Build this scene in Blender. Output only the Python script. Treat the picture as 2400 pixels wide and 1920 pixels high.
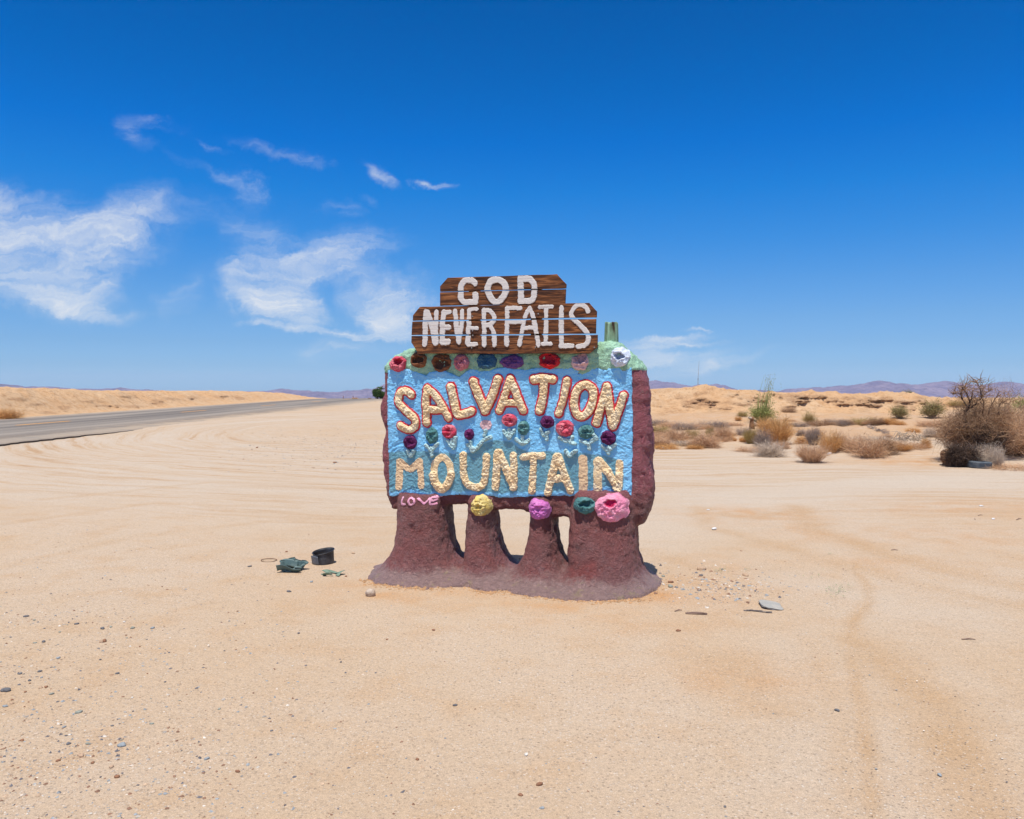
import bpy, math, random
import numpy as np
from mathutils import Vector
from mathutils.bvhtree import BVHTree

R = math.radians
rng = np.random.default_rng(7)
random.seed(7)
for o in list(bpy.data.objects): bpy.data.objects.remove(o)
SC = bpy.context.scene
COL = SC.collection

# ------------------------------------------------------------------ camera
FPX, HZ, CH = 1900.0, 905.0, 1.6          # focal length and horizon in photo pixels (2400 wide), eye height
cam = bpy.data.cameras.new('camera'); co = bpy.data.objects.new('camera', cam); COL.objects.link(co)
co.location = (0, 0, CH); co.rotation_euler = (R(90), 0, 0)
cam.sensor_width = 36; cam.sensor_fit = 'HORIZONTAL'
cam.lens = 36 * FPX / 2400
cam.shift_y = (HZ - 960) / 2400
cam.clip_start = .05; cam.clip_end = 30000
SC.camera = co

# ------------------------------------------------------------------ light and sky
SC.cycles.volume_bounces = 3
SUN_EL, SUN_AZ = 73.0, 194.0             # azimuth clockwise from +Y (north): the sun stands behind the camera, a little to the left
sd = Vector((math.sin(R(SUN_AZ)) * math.cos(R(SUN_EL)), math.cos(R(SUN_AZ)) * math.cos(R(SUN_EL)), math.sin(R(SUN_EL))))
sl = bpy.data.lights.new('sun', 'SUN'); sl.energy = 4.75; sl.angle = R(.5); sl.color = (1, .955, .88)
so = bpy.data.objects.new('sun', sl); COL.objects.link(so); so.location = (0, 0, 60)
so.rotation_euler = (-sd).to_track_quat('-Z', 'Y').to_euler()
SC.view_settings.view_transform = 'Standard'; SC.view_settings.look = 'None'
SC.view_settings.exposure = 0.0; SC.view_settings.gamma = 1; SC.view_settings.use_curve_mapping = False


class NT:
    """tiny helper that writes a node tree"""
    def __init__(s, tree): s.t = tree; s.t.nodes.clear()
    def n(s, typ, ins=None, **kw):
        nd = s.t.nodes.new(typ)
        for k, v in kw.items(): setattr(nd, k, v)
        for k, v in (ins or {}).items(): s.put(nd.inputs[k], v)
        return nd
    def put(s, sock, v):
        if isinstance(v, bpy.types.NodeSocket): s.t.links.new(v, sock)
        elif isinstance(v, bpy.types.Node): s.t.links.new(v.outputs[0], sock)
        else:
            if isinstance(v, (tuple, list)) and len(v) == 3 and sock.type == 'RGBA': v = (*v, 1)
            sock.default_value = v
    def m(s, op, a, b=0.0, c=0.0, clamp=False):
        nd = s.n('ShaderNodeMath', {0: a, 1: b, 2: c}, operation=op); nd.use_clamp = clamp
        return nd.outputs[0]
    def mix(s, f, a, b, blend='MIX'):
        nd = s.n('ShaderNodeMix', data_type='RGBA', blend_type=blend)
        s.put(nd.inputs['Factor'], f); s.put(nd.inputs[6], a); s.put(nd.inputs[7], b)
        return nd.outputs[2]
    def noise(s, vec, scale, detail=4, rough=.55, dist=0.0, out=0):
        return s.n('ShaderNodeTexNoise', {'Vector': vec, 'Scale': scale, 'Detail': detail, 'Roughness': rough, 'Distortion': dist}).outputs[out]
    def ramp(s, f, stops, interp='LINEAR'):
        nd = s.n('ShaderNodeValToRGB', {0: f}); cr = nd.color_ramp; cr.interpolation = interp
        while len(cr.elements) < len(stops): cr.elements.new(.5)
        for e, (p, c) in zip(cr.elements, stops):
            e.position = p; e.color = (*c, 1) if isinstance(c, tuple) else (c, c, c, 1)
        return nd.outputs[0]
    def mapr(s, f, a, b, c=0.0, d=1.0, smooth=True):
        nd = s.n('ShaderNodeMapRange', {0: f, 1: a, 2: b, 3: c, 4: d}); nd.interpolation_type = 'SMOOTHSTEP' if smooth else 'LINEAR'
        return nd.outputs[0]


wd = bpy.data.worlds.new('World'); SC.world = wd; wd.use_nodes = True
W = NT(wd.node_tree)
SKY_S = .1
sky = W.n('ShaderNodeTexSky', sky_type='NISHITA', sun_disc=False, sun_elevation=R(SUN_EL), sun_rotation=R(SUN_AZ), altitude=0, air_density=1.0, dust_density=.6, ozone_density=2.0)
tc = W.n('ShaderNodeTexCoord')
sep = W.n('ShaderNodeSeparateXYZ', {0: tc.outputs['Generated']})
# grade of the clear desert sky by elevation (polarised, deepening upwards; brightened and neutral above the view to lift ambient light)
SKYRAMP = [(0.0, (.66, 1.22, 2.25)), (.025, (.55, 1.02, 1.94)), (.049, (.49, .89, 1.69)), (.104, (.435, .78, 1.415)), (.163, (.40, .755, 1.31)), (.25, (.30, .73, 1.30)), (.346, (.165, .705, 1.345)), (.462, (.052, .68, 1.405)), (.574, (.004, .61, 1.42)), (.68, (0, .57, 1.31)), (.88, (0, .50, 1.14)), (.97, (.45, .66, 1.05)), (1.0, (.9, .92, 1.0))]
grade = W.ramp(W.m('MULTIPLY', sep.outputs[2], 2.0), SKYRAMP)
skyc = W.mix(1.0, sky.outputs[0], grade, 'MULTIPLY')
ysafe = W.m('MAXIMUM', sep.outputs[1], .02)
cu = W.m('DIVIDE', sep.outputs[0], ysafe); cv = W.m('DIVIDE', sep.outputs[2], ysafe)
cuv = W.n('ShaderNodeCombineXYZ', {0: cu, 1: cv, 2: 0.0}).outputs[0]
wob = W.n('ShaderNodeVectorMath', {0: W.n('ShaderNodeTexNoise', {'Vector': cuv, 'Scale': 5.0, 'Detail': 8.0, 'Roughness': .62}).outputs['Color'], 1: (.5, .5, .5)}, operation='SUBTRACT').outputs[0]
cuw = W.n('ShaderNodeVectorMath', {0: wob, 1: (.26, .11, 0), 2: cuv}, operation='MULTIPLY_ADD').outputs[0]
# cirrus patches: (x, y, half length, half height, tilt, strength) in hundredths of the view direction's slope
CLOUDS = [
 (40,560,260,110,12,.95),(110,660,200,60,14,.95),(0,500,160,80,10,.5),(330,495,150,55,-4,.6),(210,705,160,22,12,.9),(5,425,80,50,20,.5),(250,560,170,80,-10,.55),
 (365,325,50,50,60,.5),(432,305,45,20,15,.5),(510,352,40,9,28,.3),(620,368,80,20,24,.42),(680,395,40,20,20,.35),(870,418,80,18,13,.75),(1010,437,30,13,10,.8),(1045,448,22,11,10,.6),
 (500,410,90,20,25,.35),(580,450,60,32,35,.5),(560,530,110,60,25,.35),(650,560,90,50,20,.35),(730,605,210,55,-8,.75),(640,680,150,70,25,.95),(690,715,110,45,15,.9),(820,610,150,45,-12,.5),
 (920,700,110,70,30,.95),(960,745,90,45,10,.85),(440,700,50,80,20,.4),(665,762,75,12,6,1.0),(840,775,130,13,5,.9),(830,815,140,35,-5,.55),(785,505,50,20,15,.55),(840,483,40,14,12,.35),
 (1530,785,160,12,-3,.75),(1560,802,170,10,-2,.6),(1580,845,180,26,-8,.75),(1615,763,50,6,2,.75),(1500,820,100,36,-6,.65),(1660,865,200,20,-10,.65)]
acc = None
for (x, y, a, b, tl, s) in CLOUDS:
    mp = W.n('ShaderNodeMapping', {'Vector': cuw, 'Location': ((x - 1200) / FPX, (HZ - y) / FPX, 0), 'Rotation': (0, 0, R(-tl)), 'Scale': (1.25 * a / FPX, 1.22 * b / FPX, 1)}, vector_type='TEXTURE')
    g = W.n('ShaderNodeTexGradient', {0: mp}, gradient_type='SPHERICAL').outputs['Fac']
    acc = W.m('MULTIPLY_ADD', g, s * 1.5, acc) if acc is not None else W.m('MULTIPLY', g, s * 1.5)
strm = W.n('ShaderNodeMapping', {'Vector': cuw, 'Rotation': (0, 0, R(10)), 'Scale': (9, 48, 1)}).outputs[0]
wisp = W.noise(strm, 1.0, 10, .66, 1.2)
wis2 = W.noise(W.n('ShaderNodeMapping', {'Vector': cuw, 'Rotation': (0, 0, R(-25)), 'Scale': (10, 22, 1)}).outputs[0], 1.0, 9, .66, .6)
wf = W.m('ADD', W.m('MULTIPLY', W.mapr(wisp, .36, .66, smooth=False), .55), W.m('MULTIPLY', W.mapr(wis2, .36, .66, smooth=False), .45))
# thin veil that thickens towards the heart of each patch, combed into streaks
veil = W.m('MULTIPLY', W.mapr(acc, -.02, 1.2), W.m('MULTIPLY_ADD', wf, .80, W.mapr(acc, .7, 2.0, .0, .36, smooth=False)))
dens = W.m('POWER', W.m('MULTIPLY', veil, 1.05, clamp=True), 1.1)
dens = W.m('MULTIPLY', dens, W.mapr(sep.outputs[1], .05, .25))
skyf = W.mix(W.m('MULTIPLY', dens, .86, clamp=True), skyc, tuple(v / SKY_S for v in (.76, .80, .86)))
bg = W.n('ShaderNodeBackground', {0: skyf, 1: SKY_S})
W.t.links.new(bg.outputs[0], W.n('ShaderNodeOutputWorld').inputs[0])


# ------------------------------------------------------------------ numpy noise
def _hash(ix, iy, iz, seed):
    h = (ix.astype(np.int64) * 374761393 + iy.astype(np.int64) * 668265263 + iz.astype(np.int64) * 2147483647 + seed * 974634) & 0xFFFFFFFF
    h = ((h ^ (h >> 13)) * 1274126177) & 0xFFFFFFFF
    h = ((h ^ (h >> 16)) * 2246822519) & 0xFFFFFFFF
    return (((h ^ (h >> 15)) & 0xFFFFFF) / float(0x7FFFFF) - 1.0)
def vn(x, y, z=0.0, seed=0):
    x, y, z = np.broadcast_arrays(np.asarray(x, float), np.asarray(y, float), np.asarray(z, float))
    ix, iy, iz = np.floor(x), np.floor(y), np.floor(z)
    fx, fy, fz = x - ix, y - iy, z - iz
    sx, sy, sz = [f * f * f * (f * (f * 6 - 15) + 10) for f in (fx, fy, fz)]
    flat = not np.any(fz)
    def pl(kz):
        a = _hash(ix, iy, iz + kz, seed); b = _hash(ix + 1, iy, iz + kz, seed); c = _hash(ix, iy + 1, iz + kz, seed); d = _hash(ix + 1, iy + 1, iz + kz, seed)
        return (a * (1 - sx) + b * sx) * (1 - sy) + (c * (1 - sx) + d * sx) * sy
    p0 = pl(0)
    return p0 if flat else p0 * (1 - sz) + pl(1) * sz
def fbm(x, y, z=0.0, o=4, seed=0, g=.5):
    s = 0; a = 1; t = 0; f = 1
    for k in range(o):
        s = s + a * vn(np.asarray(x) * f + 13.7 * k, np.asarray(y) * f - 7.1 * k, np.asarray(z) * f, seed + k); t += a; a *= g; f *= 2.03
    return s / t
def ridge(x, y, z=0.0, o=4, seed=0, g=.5):
    s = 0; a = 1; t = 0; f = 1
    for k in range(o):
        s = s + a * (1 - 2 * np.abs(vn(np.asarray(x) * f + 5.3 * k, np.asarray(y) * f + 9.1 * k, np.asarray(z) * f, seed + k))); t += a; a *= g; f *= 2.1
    return s / t
def sst(x, a, b):
    t = np.clip((np.asarray(x, float) - a) / (b - a), 0, 1); return t * t * (3 - 2 * t)


# ------------------------------------------------------------------ mesh helpers
def tag(o, label=None, cat=None, group=None, kind=None):
    if label: o['label'] = label
    if cat: o['category'] = cat
    if group: o['group'] = group
    if kind: o['kind'] = kind
    return o
def mesh_np(name, V, F, smooth=True, col=None, attrs=None):
    V = np.asarray(V, np.float32); F = np.asarray(F, np.int32)
    me = bpy.data.meshes.new(name)
    me.vertices.add(len(V)); me.vertices.foreach_set('co', V.ravel())
    k = F.shape[1]
    me.loops.add(F.size); me.loops.foreach_set('vertex_index', F.ravel())
    me.polygons.add(len(F)); me.polygons.foreach_set('loop_start', np.arange(0, F.size, k, dtype=np.int32))
    me.update(calc_edges=True)
    me.polygons.foreach_set('use_smooth', np.full(len(F), smooth))
    if col is not None:
        a = me.color_attributes.new('col', 'FLOAT_COLOR', 'POINT')
        c = np.ones((len(V), 4), np.float32); c[:, :3] = col; a.data.foreach_set('color', c.ravel())
    for kk, v in (attrs or {}).items():
        a = me.attributes.new(kk, 'FLOAT', 'POINT'); a.data.foreach_set('value', np.asarray(v, np.float32).ravel())
    return me
def obj(name, me, mat=None, parent=None):
    o = bpy.data.objects.new(name, me); COL.objects.link(o)
    if mat is not None and me is not None and not me.materials: me.materials.append(mat)
    if parent is not None: o.parent = parent
    return o
def empty(name, loc=(0, 0, 0), rz=0.0):
    o = bpy.data.objects.new(name, None); COL.objects.link(o); o.location = loc; o.rotation_euler = (0, 0, rz); o.empty_display_size = .2
    return o
class MB:
    """collects faces (triangles and quads) of one mesh"""
    def __init__(s): s.v = []; s.f = []
    def add(s, V, F):
        b = len(s.v); s.v.extend([tuple(p) for p in V]); s.f.extend([tuple(i + b for i in f) for f in F])
    def tube(s, pts, rad, n=6, closed=False, cap=True):
        pts = [Vector(p) for p in pts]; m = len(pts)
        rad = rad if isinstance(rad, (list, tuple)) else [rad] * m
        V = []; up = Vector((0.13, .31, .94))
        for i, p in enumerate(pts):
            a = pts[(i - 1) % m] if (closed or i > 0) else p; b = pts[(i + 1) % m] if (closed or i < m - 1) else p
            t = (b - a).normalized() if (b - a).length > 1e-9 else Vector((0, 0, 1))
            x = t.cross(up); x = x.normalized() if x.length > 1e-4 else Vector((1, 0, 0)); y = t.cross(x)
            for k in range(n):
                an = 2 * math.pi * k / n; V.append(p + (x * math.cos(an) + y * math.sin(an)) * rad[i])
        F = []
        for i in range(m if closed else m - 1):
            j = (i + 1) % m
            for k in range(n): F.append((i * n + k, i * n + (k + 1) % n, j * n + (k + 1) % n, j * n + k))
        if cap and not closed: F += [tuple(range(n - 1, -1, -1)), tuple(range((m - 1) * n, m * n))]
        s.add(V, F)
    def box(s, c, d, rot=None):
        V = [Vector((x * d[0] / 2, y * d[1] / 2, z * d[2] / 2)) for x in (-1, 1) for y in (-1, 1) for z in (-1, 1)]
        if rot is not None: V = [rot @ p for p in V]
        V = [p + Vector(c) for p in V]
        s.add(V, [(0, 1, 3, 2), (4, 6, 7, 5), (0, 4, 5, 1), (2, 3, 7, 6), (0, 2, 6, 4), (1, 5, 7, 3)])
    def mesh(s, name, smooth=False):
        me = bpy.data.meshes.new(name); me.from_pydata(s.v, [], s.f); me.update()
        me.polygons.foreach_set('use_smooth', [smooth] * len(me.polygons)); return me
    def build(s, name, mat, parent=None, smooth=False): return obj(name, s.mesh(name, smooth), mat, parent)
def quads(nr, nc):
    i = np.arange(nr - 1)[:, None] * nc + np.arange(nc - 1)[None, :]
    return np.stack([i, i + 1, i + nc + 1, i + nc], -1).reshape(-1, 4)


# ------------------------------------------------------------------ materials
def newmat(name, rough=.85, spec=.3):
    m = bpy.data.materials.new(name); m.use_nodes = True; t = NT(m.node_tree)
    b = t.n('ShaderNodeBsdfPrincipled'); b.inputs['Roughness'].default_value = rough; b.inputs['Specular IOR Level'].default_value = spec
    t.t.links.new(b.outputs[0], t.n('ShaderNodeOutputMaterial').inputs[0]); t.b = b; t.mt = m
    return t
def bump(t, h, strength=.5, dist=.01, base=None):
    nd = t.n('ShaderNodeBump', {'Height': h, 'Strength': strength, 'Distance': dist})
    if base is not None: t.put(nd.inputs['Normal'], base)
    t.put(t.b.inputs['Normal'], nd); return nd.outputs[0]
def paint(name, c, c2=None, scale=8.0, rough=.6, bs=.5, bscale=60.0, bd=.006, attr=False, spec=.35, c3=None):
    """weathered paint over stucco: patches of a second tone, fine grain and a bumpy skin"""
    t = newmat(name, rough, spec); g = t.n('ShaderNodeTexCoord').outputs['Object']
    c2 = c2 or tuple(v * .75 for v in c)
    base = t.n('ShaderNodeAttribute', attribute_name='col').outputs['Color'] if attr else c
    k = t.mapr(t.noise(g, scale, 5, .6), .42, .68)
    colr = t.mix(t.m('MULTIPLY', k, .75), base, c2) if not attr else t.mix(t.m('MULTIPLY', k, .35), base, c2)
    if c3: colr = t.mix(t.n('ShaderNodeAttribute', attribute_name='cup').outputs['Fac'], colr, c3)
    fine = t.mapr(t.noise(g, 130.0, 3, .6), .3, .7, .86, 1.1)
    colr = t.mix(1.0, colr, t.n('ShaderNodeCombineColor', {0: fine, 1: fine, 2: fine}).outputs[0], 'MULTIPLY')
    t.put(t.b.inputs['Base Color'], colr)
    h = t.m('ADD', t.noise(g, bscale, 6, .65, .6), t.m('MULTIPLY', t.noise(g, bscale * .33, 3, .6, 1.5), .8))
    bump(t, h, bs, bd)
    return t.mt

def sand_nodes(t):
    geo = t.n('ShaderNodeNewGeometry'); P = geo.outputs['Position']
    A = lambda nm: t.n('ShaderNodeAttribute', attribute_name=nm).outputs['Fac']
    big = t.noise(P, .35, 5, .6); mid = t.noise(P, 2.3, 5, .6); sml = t.noise(P, 14.0, 4, .6)
    c = t.mix(t.mapr(big, .35, .65), (.525, .385, .258), (.54, .415, .30))
    c = t.mix(t.m('MULTIPLY', t.mapr(mid, .45, .72), .5), c, (.50, .325, .185))
    c = t.mix(t.m('MULTIPLY', t.mapr(sml, .5, .75), .4), c, (.56, .41, .27))
    # wheel swept arcs of the turnout: noise drawn out along circles, then straight along the dirt road
    xy = t.n('ShaderNodeSeparateXYZ', {0: P})
    dx = t.m('MINIMUM', t.m('SUBTRACT', xy.outputs[0], 1.0), 0.0); dy = t.m('SUBTRACT', xy.outputs[1], 31.0)
    r = t.m('SQRT', t.m('ADD', t.m('MULTIPLY', dx, dx), t.m('MULTIPLY', dy, dy)))
    r = t.m('ADD', r, t.m('MULTIPLY', t.m('SUBTRACT', t.noise(P, .22, 2), .5), 1.6))
    sv = t.n('ShaderNodeCombineXYZ', {0: t.m('MULTIPLY', r, 3.6), 1: t.m('MULTIPLY', xy.outputs[0], .22), 2: 0.0}).outputs[0]
    st = t.noise(sv, 1.0, 9, .78)
    band = t.m('MULTIPLY', t.mapr(r, 8.0, 12.0), t.mapr(r, 23.5, 19.0))
    c = t.mix(t.m('MULTIPLY', t.m('MULTIPLY', band, t.mapr(st, .40, .66, .15, 1.0)), .9), c, (.555, .465, .37))
    c = t.mix(t.m('MULTIPLY', t.m('MULTIPLY', band, t.mapr(st, .50, .35)), .9), c, (.45, .285, .16))
    c = t.mix(t.m('MULTIPLY', A('pale'), .8), c, (.55, .46, .365))
    c = t.mix(t.m('MULTIPLY', A('orange'), t.mapr(mid, .2, .6, .45, 1.0)), c, (.52, .285, .13))
    c = t.mix(t.m('MULTIPLY', A('track'), .75), c, (.46, .285, .145))
    # grit
    vo = t.n('ShaderNodeTexVoronoi', {'Vector': P, 'Scale': 75.0, 'Randomness': 1.0}, feature='F1')
    pick = t.n('ShaderNodeSeparateColor', {0: vo.outputs['Color']})
    spot = t.mapr(vo.outputs['Distance'], .5, .3)
    gm = t.m('MULTIPLY', spot, t.m('GREATER_THAN', pick.outputs[0], .60))
    gc = t.ramp(pick.outputs[1], [(0, (.20, .15, .11)), (.3, (.33, .25, .19)), (.6, (.62, .52, .42)), (1, (.74, .66, .57))])
    c = t.mix(t.m('MULTIPLY', gm, t.mapr(big, .35, .62, .30, .60)), c, gc)
    fn = t.m('MULTIPLY', t.mapr(t.noise(P, 210.0, 3, .7), .3, .7, .80, 1.18), t.mapr(t.noise(P, 62.0, 4, .75), .32, .68, .90, 1.09))
    c = t.mix(1.0, c, t.n('ShaderNodeCombineColor', {0: fn, 1: fn, 2: fn}).outputs[0], 'MULTIPLY')
    t.put(t.b.inputs['Base Color'], c)
    h = t.m('ADD', t.m('MULTIPLY', t.noise(P, 60.0, 6, .7), .9), t.m('MULTIPLY', gm, .35))
    h = t.m('ADD', h, t.m('MULTIPLY', t.noise(P, 9.0, 5, .6), 1.6))
    h = t.m('ADD', h, t.m('MULTIPLY', t.m('MULTIPLY', st, band), 2.2))
    bump(t, h, .55, .02)
ts = newmat('desert_sand', .95, .1); sand_nodes(ts); M_SAND = ts.mt

t = newmat('eroded_earth', .95, .1); P = t.n('ShaderNodeNewGeometry').outputs['Position']
c = t.mix(t.mapr(t.noise(P, .5, 5, .6), .35, .65), (.62, .385, .21), (.63, .43, .26))
c = t.mix(t.m('MULTIPLY', t.mapr(t.noise(P, 3.0, 6, .65), .45, .7), .7), c, (.50, .275, .125))
c = t.mix(t.m('MULTIPLY', t.mapr(t.noise(P, 2.6, 9, .80), .53, .64), .78), c, (.34, .175, .085))
rk = t.n('ShaderNodeAttribute', attribute_name='rock').outputs['Fac']
c = t.mix(t.m('MULTIPLY', rk, t.mapr(t.noise(P, 6.0, 5, .65), .3, .6, .3, 1.0)), c, (.30, .165, .09))
t.put(t.b.inputs['Base Color'], c)
bump(t, t.m('ADD', t.noise(P, 4.0, 9, .75, .5), t.m('MULTIPLY', t.noise(P, 16.0, 6, .75), .5)), .9, .10)
M_EARTH = t.mt

t = newmat('asphalt', .9, .25); P = t.n('ShaderNodeNewGeometry').outputs['Position']
xs = t.n('ShaderNodeSeparateXYZ', {0: P})
lane = t.noise(t.n('ShaderNodeCombineXYZ', {0: t.m('MULTIPLY', xs.outputs[0], .9), 1: t.m('MULTIPLY', xs.outputs[1], .03)}), 1.0, 4, .6)
c = t.mix(t.mapr(lane, .35, .65), (.15, .13, .112), (.295, .255, .212))
c = t.mix(t.m('MULTIPLY', t.mapr(t.noise(P, 18.0, 5, .7), .5, .75), .5), c, (.40, .36, .32))
c = t.mix(t.m('MULTIPLY', t.n('ShaderNodeAttribute', attribute_name='dust').outputs['Fac'], t.mapr(t.noise(P, 1.1, 7, .75), .3, .6)), c, (.50, .375, .255))
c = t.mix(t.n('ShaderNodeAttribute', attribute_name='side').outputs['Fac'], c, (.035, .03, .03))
t.put(t.b.inputs['Base Color'], c); bump(t, t.noise(P, 40.0, 4, .7), .6, .01); M_ROAD = t.mt
t = newmat('road_paint', .8, .3); P = t.n('ShaderNodeNewGeometry').outputs['Position']
t.put(t.b.inputs['Base Color'], t.mix(t.mapr(t.noise(P, 7.0, 5, .7), .45, .6), (.80, .36, .05), (.62, .29, .07))); M_LINE = t.mt

t = newmat('haze_tinted_rock', 1.0, .05); P = t.n('ShaderNodeNewGeometry').outputs['Position']
c = t.mix(t.mapr(t.noise(P, .012, 6, .65), .35, .65), (.125, .125, .225), (.225, .20, .29))  # blue-purple of the distant haze put into the rock colour itself
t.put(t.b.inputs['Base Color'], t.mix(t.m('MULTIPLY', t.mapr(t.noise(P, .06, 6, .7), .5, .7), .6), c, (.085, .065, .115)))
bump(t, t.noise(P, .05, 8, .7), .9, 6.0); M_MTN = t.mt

M_LGOLD = paint('letter_cream', (.87, .63, .345), (.90, .79, .56), 16, .5, .7, 70, .008)
M_LFLAT = paint('letter_cream_flat', (.80, .56, .33), (.76, .53, .30), 12, .6, .5, 60, .005)
M_RED = paint('outline_red', (.58, .02, .035), (.66, .08, .10), 14, .45, .5, 60, .005)
M_LOVE = paint('lettering_pink', (.82, .36, .50), (.80, .45, .55), 14, .6, .3, 60, .003)
M_LEAF = paint('leaf_paint', (.40, .60, .60), (.50, .68, .68), 18, .5, .7, 60, .007)
M_GREEN = paint('mint_green_paint', (.40, .66, .46), (.27, .47, .28), 9, .65, 1.0, 36, .022)

t = newmat('maroon_paint', .5, .45); g = t.n('ShaderNodeTexCoord').outputs['Object']
zz = t.n('ShaderNodeSeparateXYZ', {0: g}).outputs[2]
c = t.mix(t.mapr(t.noise(g, 3.0, 5, .6), .4, .65), (.32, .108, .10), (.27, .115, .108))
c = t.mix(t.m('MULTIPLY', t.mapr(t.noise(g, 2.2, 3, .5), .56, .70), .75), c, (.30, .060, .052))
c = t.mix(t.m('MULTIPLY', t.mapr(zz, .6, .9), .75), c, (.44, .112, .142))
c = t.mix(t.m('MULTIPLY', t.mapr(t.noise(g, 26.0, 4, .7), .56, .72), .5), c, (.36, .21, .205))
fib = t.n('ShaderNodeTexNoise', {'Vector': g, 'Scale': 17.0, 'Detail': 3.0, 'Roughness': .6, 'Distortion': 4.5}).outputs[0]
fl = t.m('MULTIPLY', t.mapr(t.m('ABSOLUTE', t.m('SUBTRACT', fib, .5)), .022, .006), t.mapr(t.noise(g, 5.0, 3), .42, .6))
c = t.mix(t.m('MULTIPLY', fl, .55), c, (.46, .27, .27))
c = t.mix(t.m('MULTIPLY', t.mapr(t.noise(g, 4.5, 6, .72), .56, .66), .5), c, (.35, .235, .225))
dz = t.m('ADD', zz, t.m('MULTIPLY', t.m('SUBTRACT', t.noise(g, 6.0, 8, .75), .5), .34))
c = t.mix(t.m('MULTIPLY', t.mapr(dz, .15, .045), .80), c, (.46, .315, .285))
c = t.mix(t.m('MULTIPLY', t.mapr(t.noise(g, 9.0, 6, .75), .56, .62), t.mapr(dz, .085, .045)), c, (.46, .33, .22))
t.put(t.b.inputs['Base Color'], c)
rg = t.n('ShaderNodeTexNoise', {'Vector': g, 'Scale': 16.0, 'Detail': 5.0, 'Roughness': .6, 'Distortion': 1.2}, noise_type='RIDGED_MULTIFRACTAL').outputs[0]
h = t.m('ADD', t.noise(g, 26.0, 8, .76, 1.4), t.m('MULTIPLY', rg, .40))
bump(t, h, 1.0, .055); M_MAROON = t.mt

t = newmat('blue_paint', .36, .5); g = t.n('ShaderNodeTexCoord').outputs['Object']
a = t.n('ShaderNodeAttribute', attribute_name='teal').outputs['Fac']
c = t.mix(t.mapr(t.noise(g, 6.0, 5, .6), .35, .65), (.20, .56, .88), (.27, .63, .92))
c = t.mix(a, c, t.mix(t.mapr(t.noise(g, 9.0, 4, .6), .4, .65), (.135, .335, .42), (.175, .39, .47)))
t.put(t.b.inputs['Base Color'], c)
bump(t, t.m('ADD', t.noise(g, 70.0, 6, .65, 1.0), t.m('MULTIPLY', t.noise(g, 24.0, 4, .6, 2.0), 1.0)), .7, .008); M_BLUE = t.mt

t = newmat('stained_wood', .6, .3); g = t.n('ShaderNodeTexCoord').outputs['Object']
gm_ = t.n('ShaderNodeMapping', {'Vector': g, 'Scale': (1.0, 6.0, 9.0)}).outputs[0]
wv = t.noise(gm_, 3.2, 8, .62, 1.6)
c = t.ramp(wv, [(.32, (.032, .010, .003)), (.45, (.105, .034, .010)), (.56, (.235, .080, .022)), (.66, (.44, .17, .055)), (.8, (.12, .042, .013))])
ln_ = t.noise(t.n('ShaderNodeMapping', {'Vector': g, 'Scale': (2.0, 10.0, 70.0)}).outputs[0], 1.6, 5, .65, .5)
c = t.mix(t.m('MULTIPLY', t.mapr(ln_, .5, .66), .65), c, (.026, .009, .004))
t.put(t.b.inputs['Base Color'], c); bump(t, t.m('ADD', wv, ln_), .6, .006); M_WOOD = t.mt
t = newmat('white_board_paint', .7, .3); g = t.n('ShaderNodeTexCoord').outputs['Object']
ln_ = t.noise(t.n('ShaderNodeMapping', {'Vector': g, 'Scale': (2.0, 10.0, 70.0)}).outputs[0], 1.6, 5, .65, .5)
c = t.mix(t.mapr(ln_, .58, .68), (.78, .71, .64), (.47, .37, .31)); t.put(t.b.inputs['Base Color'], c)
bump(t, t.m('ADD', ln_, t.noise(g, 80.0, 4, .6)), .6, .006); M_WHITE = t.mt
t = newmat('green_weathered_post', .85, .2); g = t.n('ShaderNodeTexCoord').outputs['Object']
sp_ = t.noise(t.n('ShaderNodeMapping', {'Vector': g, 'Scale': (60.0, 60.0, 3.0)}).outputs[0], 1.0, 5, .65, .4)
t.put(t.b.inputs['Base Color'], t.ramp(sp_, [(.36, (.07, .045, .028)), (.44, (.24, .36, .22)), (.6, (.40, .62, .44)), (.72, (.16, .085, .04))])); bump(t, sp_, 1.0, .02); M_POST = t.mt
M_NAIL = paint('nail_steel', (.30, .27, .25), rough=.4)

def plain(name, c, c2=None, rough=.8, scale=12.0, bs=.3, bd=.004, spec=.3): return paint(name, c, c2, scale, rough, bs, 50.0, bd, spec=spec)
t = newmat('pebbles', .85, .25); g = t.n('ShaderNodeNewGeometry').outputs['Position']
cc = t.n('ShaderNodeAttribute', attribute_name='col').outputs['Color']
fn = t.mapr(t.noise(g, 90.0, 4, .65), .3, .7, .75, 1.2)
t.put(t.b.inputs['Base Color'], t.mix(1.0, cc, t.n('ShaderNodeCombineColor', {0: fn, 1: fn, 2: fn}).outputs[0], 'MULTIPLY')); bump(t, t.noise(g, 120.0, 4), .4, .004); M_PEB = t.mt


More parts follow.
